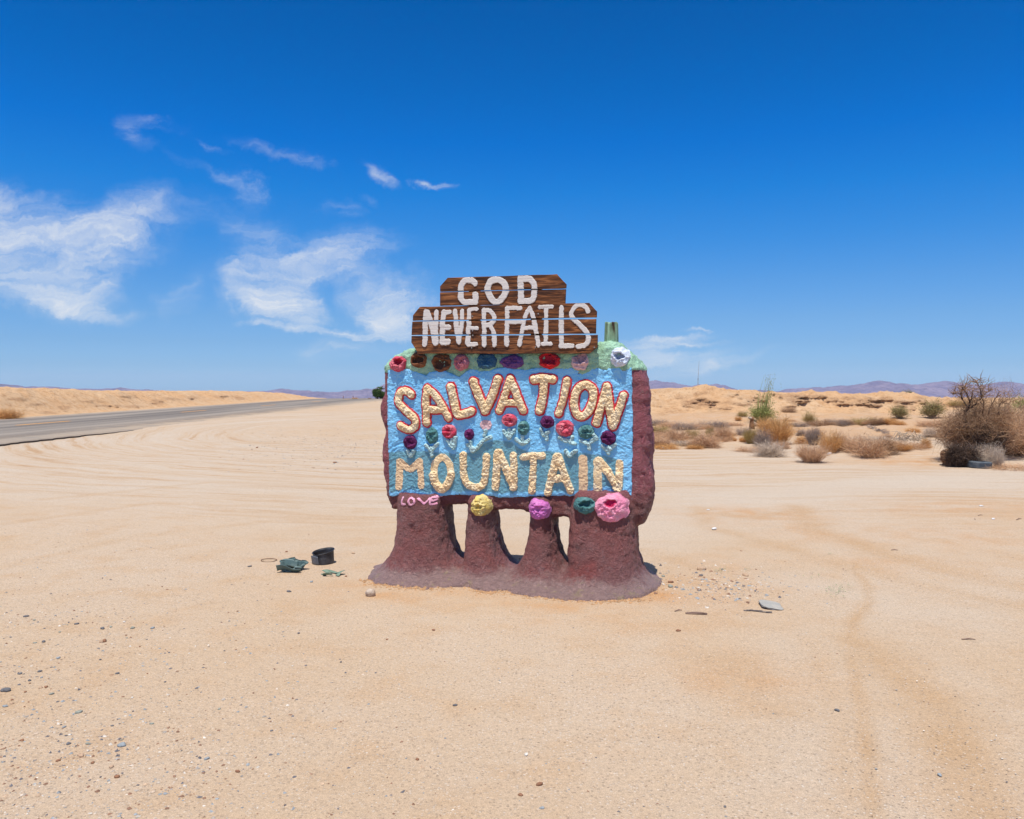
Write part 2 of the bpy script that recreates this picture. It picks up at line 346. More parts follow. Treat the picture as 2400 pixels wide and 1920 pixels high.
# ------------------------------------------------------------------ terrain
PX = lambda px: (px - 1200) / FPX
MND = np.array([(1380,925),(1521,925),(1548,925.5),(1573,925),(1590,918),(1604,911),(1620,908.5),(1640,908.5),(1667,911.6),(1690,915),(1719,917),(1782,919),(1834,922),(1917,922),(1950,927),(2033,925),(2086,926),(2138,929),(2169,933.5),(2221,937),(2305,940),(2400,940),(2900,935)], float)
def mound_top(x, y):                       # crest height of the right-hand bank at 46 m
    px = 1200 + FPX * x / 46.0
    yy = np.interp(px, MND[:, 0], MND[:, 1]); return CH - (yy - HZ) * 46.0 / FPX
LB = np.array([(30, 1.55), (46, 1.53), (51, 1.44), (57, 1.27), (65, 1.16), (79, 1.1), (92, .92), (103, .66), (108, .3), (112, .05), (118, 0)], float)
def base_z(x, y):
    """the open ground: flat, faintly uneven, falling away beyond the crest of the road"""
    z = .012 * fbm(x * .7, y * .7, 0, 4, 3) + .03 * fbm(x * .09, y * .09, 0, 3, 9)
    z = z * sst(np.hypot(x, y - 6.6), 1.2, 4) * .9 + .1 * z
    z = z + (-.0160 * np.clip(y - 100, 0, 2500)) - .0009 * np.minimum(np.maximum(y - 92, 0), 20) ** 2 * 0
    z = z + .22 * np.exp(-(((x - 9.3) / 1.7) ** 2 + ((y - 19.2) / 1.8) ** 2)) + .16 * np.exp(-(((x - 13.0) / 3.0) ** 2 + ((y - 20.5) / 2.2) ** 2))
    z = z + .30 * sst(y, 20.5, 27) * sst(x, 2.5, 5.5) * (.6 + .8 * fbm(x * .30, y * .38, 0, 4, 21) + .22 * ridge(x * .8, y * 1.1, 0, 3, 22)) * sst(y, 100, 60)
    return z
def bank_z(x, y):
    """eroded bank on the right"""
    yy = y + 1.6 * fbm(x * .18, y * .05, 0, 3, 31)
    top = mound_top(x, y)
    s = sst(yy, 34.5, 46.0); s = .25 * s + .75 * sst(yy + .8 * fbm(x * .6, y * .3, 0, 3, 33), 41.6, 45.2)
    back = np.maximum(yy - 46, 0)
    z = top * s - .012 * back - .35 * sst(back, 35, 60) - .9 * sst(back, 20, 60)
    rough = ridge(x * .42 + .3 * fbm(x * .5, y * .5, 0, 2, 42), y * .30, 0, 5, 41, .6)
    z = z + s * (1 - .8 * sst(yy, 44.3, 46.5)) * (.30 * rough + .16 * fbm(x * 1.8, y * 1.2, 0, 5, 47) + .09 * fbm(x * 4.2, y * 3.4, 0, 3, 49) + .06 * ridge(x * 2.4 - y * .9, y * .5, 0, 4, 48))
    e = sst(x + .8 * fbm(y * .2, 0 * x, 0, 3, 50), 2.0, 6.8)
    return z * e - .6 * (1 - e)
def berm_z(x, y):
    top = np.interp(y, LB[:, 0], LB[:, 1])
    e = 25.1 + .5 * fbm(y * .15, 0 * y, 0, 3, 51)
    d = -x - e
    s = .45 * sst(d, 0, 5.0) + .55 * sst(d, .6, 3.6)
    z = top * s - .004 * np.maximum(d - 5, 0) - 1.5 * sst(d, 25, 60)
    return z + s * (1 - .6 * sst(d, 3.5, 5)) * (.07 * fbm(x * 4, y * 4, 0, 3, 69) + .14 * ridge(x * .5, y * .5, 0, 5, 61) + .10 * fbm(x * 1.5, y * 1.5, 0, 5, 67) + .05 * ridge(x * 1.2, y * 2.2, 0, 3, 68)) - .35 * sst(d, .3, -.8) - .6 * sst(y, 108, 122)
def terrain(x, y):
    x = np.asarray(x, float); y = np.asarray(y, float)
    z = base_z(x, y)
    z = np.where((x > 1.5) & (y > 30) & (y < 110), np.maximum(z, bank_z(x, y)), z)
    return np.where((x < -24) & (y < 122), np.maximum(z, berm_z(x, y)), z)
def hit(px, py):
    """ground point seen in a given direction from the eye point"""
    Y = np.concatenate([np.linspace(1.5, 30, 3000), np.linspace(30, 120, 4500)])
    x = PX(px) * Y; zr = CH + (HZ - py) / FPX * Y
    k = np.argmax(zr <= terrain(x, Y)); k = k if zr[k] <= terrain(x[k], Y[k]) else len(Y) - 1
    return Vector((float(x[k]), float(Y[k]), float(terrain(x[k], Y[k]))))
def at(px, py, Y): return Vector((PX(px) * Y, Y, CH + (HZ - py) / FPX * Y))
def poly_dist(x, y, pts):
    d = np.full(np.shape(x), 1e9)
    for (ax, ay), (bx, by) in zip(pts[:-1], pts[1:]):
        L = (bx - ax) ** 2 + (by - ay) ** 2 + 1e-12
        k = np.clip(((x - ax) * (bx - ax) + (y - ay) * (by - ay)) / L, 0, 1)
        d = np.minimum(d, np.hypot(x - ax - k * (bx - ax), y - ay - k * (by - ay)))
    return d
def gflat(px, py): Y = FPX * CH / (py - HZ); return (PX(px) * Y, Y)

ys = [-14, -8, -4, -1.5, 0]
y = .8
while y < 118: ys.append(y); y += max(.012, .0062 * y)
while y < 3900: ys.append(y); y *= 1.06
ys = np.array(ys)
tt = np.sinh(np.linspace(-1.6, 1.6, 860)); tt = tt / tt.max() * 1.15
Yg, Tg = np.meshgrid(ys, tt, indexing='ij'); Xg = Tg * np.maximum(Yg, 7.0)
Zg = base_z(Xg, Yg)
TR = [([(2000, 1320), (2035, 1370), (2036, 1410), (2003, 1450), (1995, 1500), (2008, 1560), (2035, 1680), (2055, 1900)], .05, .8),
      ([(2010, 1500), (2070, 1540), (2160, 1620), (2240, 1740), (2330, 1900)], .16, .9), ([(1905, 1500), (1960, 1600), (1985, 1700), (2010, 1900)], .10, .35), ([(1700, 1540), (1790, 1600), (1830, 1650)], .22, .5), ([(2090, 1500), (2180, 1590), (2290, 1740), (2390, 1900)], .1, .3),
      ([(1640, 1190), (1665, 1232), (1760, 1260), (2000, 1330), (2400, 1420)], .16, .5), ([(1870, 1186), (1890, 1215), (1930, 1246), (2050, 1290), (2250, 1345), (2500, 1400)], .2, .7),
      ([(1700, 1205), (1760, 1215), (1870, 1195)], .22, .5), ([(2200, 1330), (2400, 1390)], .12, .4), ([(1500, 1290), (1650, 1330), (1800, 1330)], .15, .3),
      ([(0, 1230), (350, 1180), (700, 1190)], .1, .4), ([(0, 1330), (300, 1260), (640, 1220), (850, 1230)], .1, .3), ([(100, 1170), (500, 1130), (880, 1150)], .12, .4)]
trk = np.zeros_like(Xg); pale = np.zeros_like(Xg)
wn = .06 * fbm(Xg * 1.2, Yg * 1.2, 0, 3, 71)
for pts, wdt, s in TR:
    p = [gflat(*q) for q in pts]
    d = poly_dist(Xg + wn, Yg + wn, p)
    trk = np.maximum(trk, s * np.exp(-(d / wdt) ** 2)); pale = np.maximum(pale, s * .25 * np.exp(-((d - 2.1 * wdt) / (wdt * .8)) ** 2))
trk *= np.clip(.8 + .5 * fbm(Xg * 3, Yg * 3, 0, 3, 73), 0, 1.2)
for pts, wdt, k_ in [([(1400, 1250), (1560, 1225), (1800, 1165), (2100, 1128), (2420, 1106)], 1.0, .8), ([(0, 1165), (450, 1130), (900, 1170), (1200, 1200), (1500, 1235)], .6, .45), ([(1760, 1330), (2000, 1390), (2300, 1470)], .35, .5), ([(1850, 1500), (1900, 1700), (1920, 1900)], .25, .35)]:
    pale = np.maximum(pale, k_ * np.exp(-(poly_dist(Xg + 4 * wn, Yg + 4 * wn, [gflat(*q) for q in pts]) / wdt) ** 2))
Zg = Zg - .012 * trk + .006 * pale
org = np.zeros_like(Xg)
for (px, py, rx, ry, s) in [(1000, 1395, .75, .22, .75), (1320, 1420, .7, .18, .8), (1560, 1395, .5, .35, .8), (1640, 1370, .5, .3, .6), (1700, 1330, .5, .5, .35), (860, 1370, .25, .15, .6), (1680, 1580, .45, .4, .3), (700, 1325, .35, .3, .35), (2300, 1190, 1.6, 1.0, .5), (2250, 1260, 1.3, .9, .35), (1500, 1450, .7, .35, .3), (1760, 1205, .9, .7, .75), (1900, 1250, .5, .6, .45), (2100, 1320, .7, .4, .35), (2150, 1085, 1.5, 1.2, .7), (1750, 1590, .35, .3, .5)]:
    gx, gy = gflat(px, py); org = np.maximum(org, s * np.exp(-((Xg - gx) / rx) ** 2 - ((Yg - gy) / ry) ** 2))
org *= np.clip(.7 + .9 * fbm(Xg * 5, Yg * 5, 0, 4, 77), 0, 1.3)
org = np.maximum(org, .55 * sst(Yg, 21.5, 25) * sst(Xg, 2.6, 4.0) * sst(Yg, 120, 60))
org = np.maximum(org, .8 * np.exp(-((Xg + 25.6) / .9) ** 2) * (Yg > 10))
# the road bed lifts the sand up to the asphalt except at its broken near end
ROAD_X0, ROAD_X1 = -13.6, -24.4
lift = sst(Yg, 24.5, 30) * .052
Zg = Zg * (1 - .8 * sst(Xg, -11.5, -13.4) * (Xg > -27) * (Yg < 100)) + lift * sst(Xg, -11.0, -13.6) * (Xg > -13.7)
Zg = np.where((Xg < -13.85) & (Xg > -24.2), Zg - .12, Zg)
V = np.stack([Xg, Yg, Zg], -1).reshape(-1, 3)
ground = obj('ground', mesh_np('ground', V, quads(len(ys), len(tt)), True, attrs={'track': trk, 'pale': pale, 'orange': org}), M_SAND)
tag(ground, kind='structure')

# road
ry = np.concatenate([np.arange(3, 60, .09), np.arange(60, 130, .4), np.arange(130, 420, 8)])
edge = ROAD_X0 + .28 * fbm(ry * .28, 0 * ry, 0, 3, 81) + .16 * fbm(ry * 2.3, 0 * ry, 0, 5, 82, .6) * sst(ry, 36, 24) + .25 * np.exp(-((ry - 27.5) / 2.5) ** 2)
rx_ = np.concatenate([[0, 0], np.linspace(0, 1, 26) ** 1.3])
rows = []
rz = .05 - .0160 * np.maximum(ry - 100, 0)
for i, k in enumerate(rx_):
    xx = edge * (1 - k) + ROAD_X1 * k
    zz_ = rz + .05 * (1 - (2 * k - 1) ** 2) * .8
    if i == 0: zz_ = rz - .12; xx = xx - .02
    rows.append(np.stack([xx, ry, zz_ + (0 if i else 0)], -1))
RV = np.stack(rows, 0)
dust = np.zeros(RV.shape[:2]); dust[:] = (np.exp(-(rx_ / .16) ** 2) * 1.0 + np.exp(-((rx_ - 1) / .10) ** 2) * 1.0)[:, None]
dust *= (.35 + .65 * sst(ry, 20, 40))[None, :]
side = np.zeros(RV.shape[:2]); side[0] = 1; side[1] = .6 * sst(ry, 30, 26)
road = obj('road', mesh_np('road', RV.reshape(-1, 3), quads(len(rx_), len(ry)), False, attrs={'dust': dust, 'side': side}), M_ROAD); tag(road, kind='structure')
mb = MB()
for a in [19.5 + 0 * 1, 31.1, 46.6, 61.5, 77.0, 92.0]:
    n_ = 10; b_ = a + 3.8
    for dx in (-19.03,):
        V_ = []
        for i in range(n_ + 1):
            yy = a + (b_ - a) * i / n_
            V_ += [(dx - .09, yy, .05 + .04 + .006), (dx + .09, yy, .05 + .04 + .006)]
        mb.add(V_, [(2 * i, 2 * i + 1, 2 * i + 3, 2 * i + 2) for i in range(n_)])
mb.build('lane_marking', M_LINE, road)

# eroded banks
def bank(name, fn, xs_, ys_, rock=None, shove=None):
    Xb, Yb = np.meshgrid(xs_, ys_); Zb = fn(Xb, Yb)
    rk_ = rock(Xb, Yb, Zb) if rock else np.zeros_like(Xb)
    if shove: Xb, Yb, Zb = shove(Xb, Yb, Zb, rk_)
    o = obj(name, mesh_np(name, np.stack([Xb, Yb, Zb], -1).reshape(-1, 3), quads(len(ys_), len(xs_)), True, attrs={'rock': rk_}), M_EARTH)
    return tag(o, kind='structure')
LEDGES = [(1600, 930, 20, 6, .6), (1640, 924, 26, 5, .5), (1700, 960, 24, 8, .5), (1580, 965, 30, 12, .4), (1905, 930, 40, 6, .8), (1975, 946, 30, 7, .6), (2072, 936, 26, 6, .7), (2130, 957, 20, 8, .5), (2205, 950, 30, 8, .6), (2255, 946, 30, 6, .5), (1850, 956, 24, 6, .4), (1742, 946, 20, 7, .6), (1792, 928, 30, 5, .6), (1545, 975, 26, 10, .4), (1665, 975, 26, 6, .4), (2020, 962, 30, 6, .35), (1640, 945, 46, 14, 1.0), (1668, 958, 18, 9, .8), (1610, 985, 35, 14, .35), (1840, 930, 26, 8, .8), (1872, 938, 34, 14, .9), (1945, 937, 20, 7, .7), (1772, 938, 30, 8, .6), (1730, 928, 30, 7, .4), (2035, 943, 40, 12, .9), (2110, 946, 34, 9, 1.0), (2150, 939, 24, 8, .9), (2000, 933, 30, 7, .5), (1560, 945, 40, 10, .25), (1700, 945, 30, 8, .4)]
def rockmask(x, y, z):
    px = 1200 + FPX * x / y; py = HZ + (CH - z) * FPX / y; r = np.zeros_like(x)
    wx = 9 * fbm(x * 1.3, y * 1.3, 0, 4, 91); wy = 6 * fbm(x * 1.9, y * 1.6, 0, 4, 92)
    for (a, b, rx, ryy, s) in LEDGES:
        r = np.maximum(r, s * sst(np.hypot((px - a + wx) / rx, (py - b + wy) / ryy), 1.15, .55))
    return r * np.clip(.75 + .8 * fbm(x * 2.5, z * 14, y * .8, 3, 93), .1, 1.2)
def shove(x, y, z, r):
    lay = vn(x * 1.1, z * 11.0, y * .4, 95) + .5 * vn(x * 3.3, z * 24.0, y, 96)
    y2 = y - r * (.42 * np.maximum(lay, -.3) + .2)
    return x, y2, z + r * .05 * lay
xs_b = np.concatenate([np.arange(1.5, 34, .085), np.arange(34, 62, .5)])
ys_b = np.concatenate([np.arange(31, 38, .16), np.arange(38, 48, .07), np.arange(48, 108, 1.2)])
bank('embankment', lambda x, y: np.where((y > 100), bank_z(x, y) - .4, bank_z(x, y)), xs_b, ys_b, rockmask, shove)
BH = [(80, 948, 24, 4), (210, 940, 30, 3), (300, 930, 26, 4), (400, 935, 22, 4), (520, 930, 22, 4), (560, 934, 14, 4), (310, 953, 30, 4), (110, 968, 26, 4), (150, 957, 14, 7), (365, 943, 20, 8), (448, 933, 14, 5), (250, 951, 50, 3), (40, 935, 30, 4)]
def rock2(x, y, z):
    px = 1200 + FPX * x / y; py = HZ + (CH - z) * FPX / y; r = np.zeros_like(x)
    wx = 6 * fbm(x * 1.3, y * 1.3, 0, 4, 97)
    for (a, b, rx, ryy) in BH: r = np.maximum(r, .5 * sst(np.hypot((px - a + wx) / rx, (py - b + wx * .4) / ryy), 1.2, .5))
    return r
def shove2(x, y, z, r): return x + r * .35 * (vn(x * 2, z * 9, y * 2, 98) + .3), y, z
bank('berm', berm_z, -np.concatenate([np.arange(23.5, 31, .09), np.arange(31, 90, 1.5)])[::-1], np.concatenate([np.arange(24, 70, .13), np.arange(70, 124, .3)]), rock2, shove2)

# mountains, 3 km off
MT = np.array([(-700, 880), (-200, 890), (0, 899), (10, 901), (21, 908), (60, 908), (64, 907), (90, 908), (100, 905.5), (128, 908), (170, 912), (200, 912), (255, 912), (275, 907.8), (290, 912), (330, 918), (500, 921), (595, 918), (610, 917), (630, 919), (640, 915), (655, 912), (672, 911.5), (690, 914), (710, 918), (725, 918), (740, 920), (780, 920), (800, 919), (815, 919), (832, 915), (845, 916), (860, 911), (875, 914), (890, 907), (905, 901), (930, 894), (1000, 888), (1200, 886), (1400, 888), (1514, 896), (1527, 893), (1540, 893), (1552, 895), (1566, 896), (1578, 897), (1590, 900), (1610, 902), (1625, 905), (1640, 900.5), (1660, 903), (1683, 900), (1700, 905), (1722, 917), (1750, 917), (1770, 918), (1778, 914), (1790, 915), (1810, 919), (1834, 920), (1850, 912), (1870, 910), (1905, 908), (1930, 909), (1945, 906), (1970, 904), (2010, 904), (2030, 897), (2055, 893), (2072, 896), (2090, 905), (2115, 900), (2150, 903), (2190, 899), (2220, 894), (2235, 896), (2260, 899), (2300, 903), (2320, 902), (2340, 896), (2370, 896), (2390, 901), (2400, 901), (2600, 895), (3100, 880)], float)
DM = 3000.0
xm = np.arange(-3000, 3000, 2.6); dm = np.linspace(-1, 1, 64)
Xm, Dm = np.meshgrid(xm, dm)
pxm = 1200 + FPX * Xm / DM
crest = CH - (np.interp(pxm, MT[:, 0], MT[:, 1]) - HZ) * DM / FPX
crest = crest + 1.5 * ridge(xm * .022, 0 * xm, 0, 4, 109, .6)[None, :] + .9 * fbm(xm * .09, 0 * xm, 0, 3, 110)[None, :]
floor_ = -.0160 * (DM - 400 - 100) - 2
shape = 1 - np.abs(Dm) ** 1.15
sp = ridge(Xm * .013, Dm * 2.2, 0, 6, 101, .6); wv_ = fbm(Xm * .05, Dm * 1.5, 0, 5, 103)
Zm = floor_ + (crest - floor_) * shape + (1 - np.abs(1 - 2 * np.abs(Dm))) * 15 * sp + 2.4 * wv_ * (1 - np.abs(Dm) * .4) + 2.0 * ridge(Xm * .05, Dm * .2, 0, 5, 105, .6)
Ym = DM + Dm * 420 + 60 * fbm(Xm * .004, 0 * Xm, 0, 3, 107)
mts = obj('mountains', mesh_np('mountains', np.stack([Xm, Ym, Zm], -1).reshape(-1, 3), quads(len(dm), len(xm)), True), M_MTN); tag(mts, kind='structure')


# ------------------------------------------------------------------ the painted sign
TH = R(14.0); OY = 6.7
cT, sT = math.cos(TH), math.sin(TH)
SIGN = empty('painted_sign', (0, OY, 0), -TH)
tag(SIGN, 'blue adobe sign on four maroon legs with cream letters and dark wooden boards on top', 'sign')
MPP = OY / FPX                                            # metres per photo pixel on the sign
def S(px, py, v=0.0):
    """sign coordinates (along, up) of a direction from the eye, on the plane v metres behind the sign's face"""
    dx, dz = PX(px), (HZ - py) / FPX
    t_ = (v + cT * OY) / (sT * dx + cT)
    return (cT * t_ * dx - sT * (t_ - OY), CH + t_ * dz)
def SS(pts, v=0.0): return np.array([S(a, b, v) for a, b in pts])
def z1(x, y): return (880 + x / 5.947, 620 + y / 5.947)
def z2(x, y): return (1200 + x / 5.947, 620 + y / 5.947)
def z3(x, y): return (880 + x / 5.228, 850 + y / 5.228)
def z4(x, y): return (1200 + x / 5.228, 850 + y / 5.228)

def poly_sdf(U, Wv, P):
    d = np.full(U.shape, 1e9); ins = np.zeros(U.shape, bool); n = len(P)
    for i in range(n):
        ax, ay = P[i]; bx, by = P[(i + 1) % n]
        L = (bx - ax) ** 2 + (by - ay) ** 2 + 1e-12
        k = np.clip(((U - ax) * (bx - ax) + (Wv - ay) * (by - ay)) / L, 0, 1)
        d = np.minimum(d, np.hypot(U - ax - k * (bx - ax), Wv - ay - k * (by - ay)))
        if ay != by: ins ^= ((ay > Wv) != (by > Wv)) & (U < (bx - ax) * (Wv - ay) / (by - ay) + ax)
    return np.where(ins, -d, d)
def smin(a, b, k):
    h = np.clip(.5 + .5 * (b - a) / k, 0, 1); return b * (1 - h) + a * h - k * h * (1 - h)
def surface_nets(f, org, h):
    nx, ny, nz = f.shape; ins = f < 0
    c = [ins[i:nx - 1 + i, j:ny - 1 + j, k:nz - 1 + k] for i in (0, 1) for j in (0, 1) for k in (0, 1)]
    s = sum(a.astype(np.int8) for a in c); act = (s > 0) & (s < 8)
    I, J, K = np.nonzero(act); idx = np.full(act.shape, -1, np.int64); idx[I, J, K] = np.arange(len(I))
    P = np.zeros((len(I), 3)); N = np.zeros(len(I))
    cor = [(i, j, k) for i in (0, 1) for j in (0, 1) for k in (0, 1)]
    for a in range(8):
        for b in range(a + 1, 8):
            if sum(abs(p - q) for p, q in zip(cor[a], cor[b])) != 1: continue
            fa = f[I + cor[a][0], J + cor[a][1], K + cor[a][2]]; fb = f[I + cor[b][0], J + cor[b][1], K + cor[b][2]]
            m = (fa < 0) != (fb < 0); t_ = np.where(m, fa / np.where(m, fa - fb, 1), 0)
            for ax in range(3): P[:, ax] += np.where(m, cor[a][ax] + t_ * (cor[b][ax] - cor[a][ax]), 0)
            N += m
    P = (P / N[:, None] + np.stack([I, J, K], -1)) * h + np.array(org)
    F = []
    for ax in range(3):
        sh = [slice(1, -1)] * 3; sh[ax] = slice(0, -1); a = ins[tuple(sh)]
        sh2 = list(sh); sh2[ax] = slice(1, None); b = ins[tuple(sh2)]
        for flip in (False, True):
            m = (a & ~b) if not flip else (~a & b)
            i, j, k = np.nonzero(m); g = [i, j, k]
            for q in range(3):
                if q != ax: g[q] = g[q] + 1
            o1, o2 = [q for q in range(3) if q != ax]
            def cell(d1, d2):
                e = [g[0].copy(), g[1].copy(), g[2].copy()]; e[o1] = e[o1] - d1; e[o2] = e[o2] - d2; return idx[e[0], e[1], e[2]]
            qd = np.stack([cell(1, 1), cell(0, 1), cell(0, 0), cell(1, 0)], -1)
            if (ax == 1) != flip: qd = qd[:, ::-1]
            F.append(qd)
    return P, np.concatenate(F)

OUT = SS([(911, 872), (916, 857), (935, 838), (975, 822), (1030, 815), (1100, 823), (1160, 834), (1225, 835), (1260, 822), (1330, 815), (1390, 818), (1408, 812), (1420, 808), (1450, 808), (1463, 820), (1480, 834), (1495, 852), (1509, 870), (1516, 885), (1519, 905), (1524, 930), (1521, 965), (1527, 1000), (1530, 1040), (1526, 1080), (1533, 1125), (1532, 1170), (1523, 1200), (1509, 1226), (1480, 1235), (1400, 1225), (1330, 1207), (1300, 1207), (1234, 1191), (1170, 1189), (1088, 1179), (1052, 1177), (927, 1190), (920, 1165), (913, 1120), (905, 1075), (906, 1040), (912, 1010), (905, 980), (904, 950), (911, 915), (911, 890)], .12)
GB = SS([(880, 872), (907, 872), (960, 870), (985, 880), (1000, 886), (1006, 878), (1040, 873), (1065, 884), (1078, 889), (1092, 877), (1105, 869), (1130, 876), (1150, 872), (1170, 868), (1190, 866), (1200, 870), (1230, 872), (1260, 868), (1300, 869), (1340, 868), (1352, 872), (1368, 877), (1385, 869), (1482, 867), (1511, 866), (1560, 866)])
def gbound(u): return np.interp(u, GB[:, 0], GB[:, 1])
# footprint of the cracked skirt at the ground
def toplan(px, py):
    x, y_ = gflat(px, py); return (cT * x - sT * (y_ - OY), sT * x + cT * (y_ - OY))
FOOT = [toplan(*q) for q in [(866, 1356), (880, 1367), (905, 1370), (935, 1374), (955, 1378), (975, 1375), (1000, 1381), (1020, 1376), (1060, 1376), (1105, 1371), (1120, 1382), (1132, 1388), (1155, 1386), (1190, 1385), (1205, 1391), (1240, 1398), (1300, 1404), (1360, 1408), (1410, 1409), (1450, 1406), (1480, 1404), (1502, 1397), (1515, 1390), (1536, 1382), (1541, 1374)]] + [(1.20, .15), (1.12, .5), (.8, .62), (.3, .60), (-.2, .58), (-.7, .60), (-1.1, .5), (-1.3, .2)]
H = .0115
gu = np.arange(-1.50, 1.42, H); gv = np.arange(-.62, .80, H); gw = np.arange(-.06, 2.02, H)
U2, W2 = np.meshgrid(gu, gw, indexing='ij')
so2 = poly_sdf(U2, W2, OUT)[:, None, :].astype(np.float32)
U, Vv, Wz = np.meshgrid(gu.astype(np.float32), gv.astype(np.float32), gw.astype(np.float32), indexing='ij', sparse=True)
rr = (.035 + .06 * sst(U, .7, .95)).astype(np.float32)
dv = np.abs(Vv - .20) - .19
qa = so2 + rr; qb = dv + rr
fld = np.sqrt(np.maximum(qa, 0) ** 2 + np.maximum(qb, 0) ** 2) + np.minimum(np.maximum(qa, qb), 0) - rr
green2 = sst(W2 - gbound(U2), -.012, .02)[:, None, :].astype(np.float32)
fld = fld - .016 * green2
# stub-side shoulder and legs: centre along the sign, half widths at several heights
def leg(f, cu_, ws, hw, cv_, b0, b1, lean=0.0, k=.07):
    cu1 = np.interp(gw, ws, cu_)[None, None, :]; a_ = np.interp(gw, ws, hw)[None, None, :]
    b_ = np.interp(gw, ws, b1 + (b0 - b1) * (1 - (ws - min(ws)) / (max(ws) - min(ws))) ** 2.6)[None, None, :]
    p = 2.6
    e = (np.abs((U - cu1) / a_) ** p + np.abs((Vv - cv_) / b_) ** p) ** (1 / p)
    d = (e - 1) * np.minimum(a_, b_)
    top = Wz - max(ws)
    d = np.sqrt(np.maximum(d + .05, 0) ** 2 + np.maximum(top + .05, 0) ** 2) + np.minimum(np.maximum(d + .05, top + .05), 0) - .05
    return smin(f, d.astype(np.float32), k)
def legpx(rows_, v):                       # rows of (py, left px, right px)
    ws = []; c_ = []; h_ = []
    for py, l, r_ in rows_:
        a = S(l, py, v); b = S(r_, py, v); ws.append(a[1]); c_.append((a[0] + b[0]) / 2); h_.append((b[0] - a[0]) / 2)
    o_ = np.argsort(ws); return np.array(ws)[o_], np.array(c_)[o_], np.array(h_)[o_]
for rows_, vf, cvv, b0, b1, k in [
    ([(1158, 922, 1028), (1200, 920, 1032), (1240, 919, 1036), (1280, 915, 1043), (1307, 904, 1054), (1334, 884, 1076), (1358, 868, 1092)], -.1, .12, .50, .27, .03),
    ([(1160, 1093, 1146), (1200, 1089, 1148), (1250, 1087, 1154), (1290, 1087, 1160), (1315, 1087, 1172), (1340, 1078, 1186), (1360, 1068, 1192)], -.06, .12, .44, .22, .03),
    ([(1168, 1242, 1290), (1205, 1240, 1291), (1257, 1234, 1295), (1300, 1226, 1302), (1330, 1214, 1316), (1360, 1205, 1326)], -.06, .12, .44, .23, .03),
    ([(1150, 1342, 1474), (1185, 1331, 1482), (1215, 1330, 1484), (1254, 1326, 1486), (1297, 1323, 1490), (1330, 1326, 1499), (1360, 1318, 1518), (1385, 1308, 1536)], -.1, .12, .52, .28, .03)]:
    ws, c_, h_ = legpx(rows_, vf); fld = leg(fld, c_, ws, h_, cvv, b0, b1, k=k)
UF, VF = np.meshgrid(gu, gv, indexing='ij')
fd = poly_sdf(UF + .03 * fbm(UF * 14, VF * 14, 0, 5, 201, .65), VF + .075 * fbm(UF * 9 + 50, VF * 9, 0, 5, 202, .68), FOOT)
hp = (.010 + .062 * sst(-fd, -.01, .38) + .006 * fbm(UF * 5, VF * 5, 0, 3, 203))[:, :, None].astype(np.float32)
pl_ = np.maximum(fd[:, :, None].astype(np.float32), Wz - hp)
fld = smin(fld, pl_, .115)
BP, BF = surface_nets(np.broadcast_to(fld, (len(gu), len(gv), len(gw))).astype(np.float32), (gu[0], gv[0], gw[0]), H)
del fld
def vnormals(P, F):
    n = np.cross(P[F[:, 2]] - P[F[:, 0]], P[F[:, 3]] - P[F[:, 1]]); N = np.zeros_like(P)
    for k in range(4): np.add.at(N, F[:, k], n)
    return N / (np.linalg.norm(N, axis=1, keepdims=True) + 1e-12)
for _ in range(2):                          # light smoothing of the voxel steps
    acc_ = np.zeros_like(BP); cnt = np.zeros(len(BP))
    for k in range(4):
        np.add.at(acc_, BF[:, k], BP[BF[:, (k + 1) % 4]]); np.add.at(cnt, BF[:, k], 1)
    BP = BP * .45 + .55 * acc_ / cnt[:, None]
BN = vnormals(BP, BF)
x_, y_, w_ = BP.T
lump = .016 * fbm(x_ * 5, y_ * 5, w_ * 5, 3, 211) + .011 * fbm(x_ * 17, y_ * 17, w_ * 17, 3, 212)
wr = .0055 * ridge(x_ * 22 + 2 * fbm(x_ * 9, y_ * 9, w_ * 9, 2, 213), y_ * 22, w_ * 26, 3, 214)
amt = sst(w_, -.01, .12) * (1 - .5 * (w_ < .12))
isg = w_ > gbound(x_)
rim = sst(x_, .96, 1.05) * (w_ > .55)
disp = (lump + wr) * amt + rim * (.018 * fbm(x_ * 7, y_ * 7, w_ * 7, 3, 215)) + isg * (.009 * fbm(x_ * 38, y_ * 38, w_ * 38, 3, 216) + .007 * ridge(x_ * 24, y_ * 24, w_ * 24, 2, 217))
BP = BP + BN * disp[:, None]
behind = (sst(x_, -1.05, -1.0) * sst(x_, .99, .95) * (w_ > np.interp(x_, SS([(900, 1163), (1500, 1178)])[:, 0], SS([(900, 1163), (1500, 1178)])[:, 1]) + .09) * (w_ < gbound(x_) - .01) * (y_ < .15)) > .5
BP[behind, 1] = np.maximum(BP[behind, 1], .022)
fc = BP[BF].mean(1); gmask = fc[:, 2] > gbound(fc[:, 0]) - .004
def submesh(name, P, F, mat, parent):
    ids, inv = np.unique(F.ravel(), return_inverse=True)
    return obj(name, mesh_np(name, P[ids], inv.reshape(F.shape)), mat, parent)
body = submesh('adobe_body', BP, BF[~gmask], M_MAROON, SIGN)
body['label'] = 'maroon painted adobe body with four flared legs and a cracked skirt'
cap = submesh('mint_cap', BP, BF[gmask], M_GREEN, SIGN); cap['label'] = 'mint green lumpy top edge'
BVH = BVHTree.FromPolygons([tuple(p) for p in BP], [tuple(int(i) for i in f) for f in BF])
def front(u, w, dflt=0.0):
    h_ = BVH.ray_cast(Vector((u, -2, w)), Vector((0, 1, 0)))
    return h_[0].y if h_[0] is not None else dflt

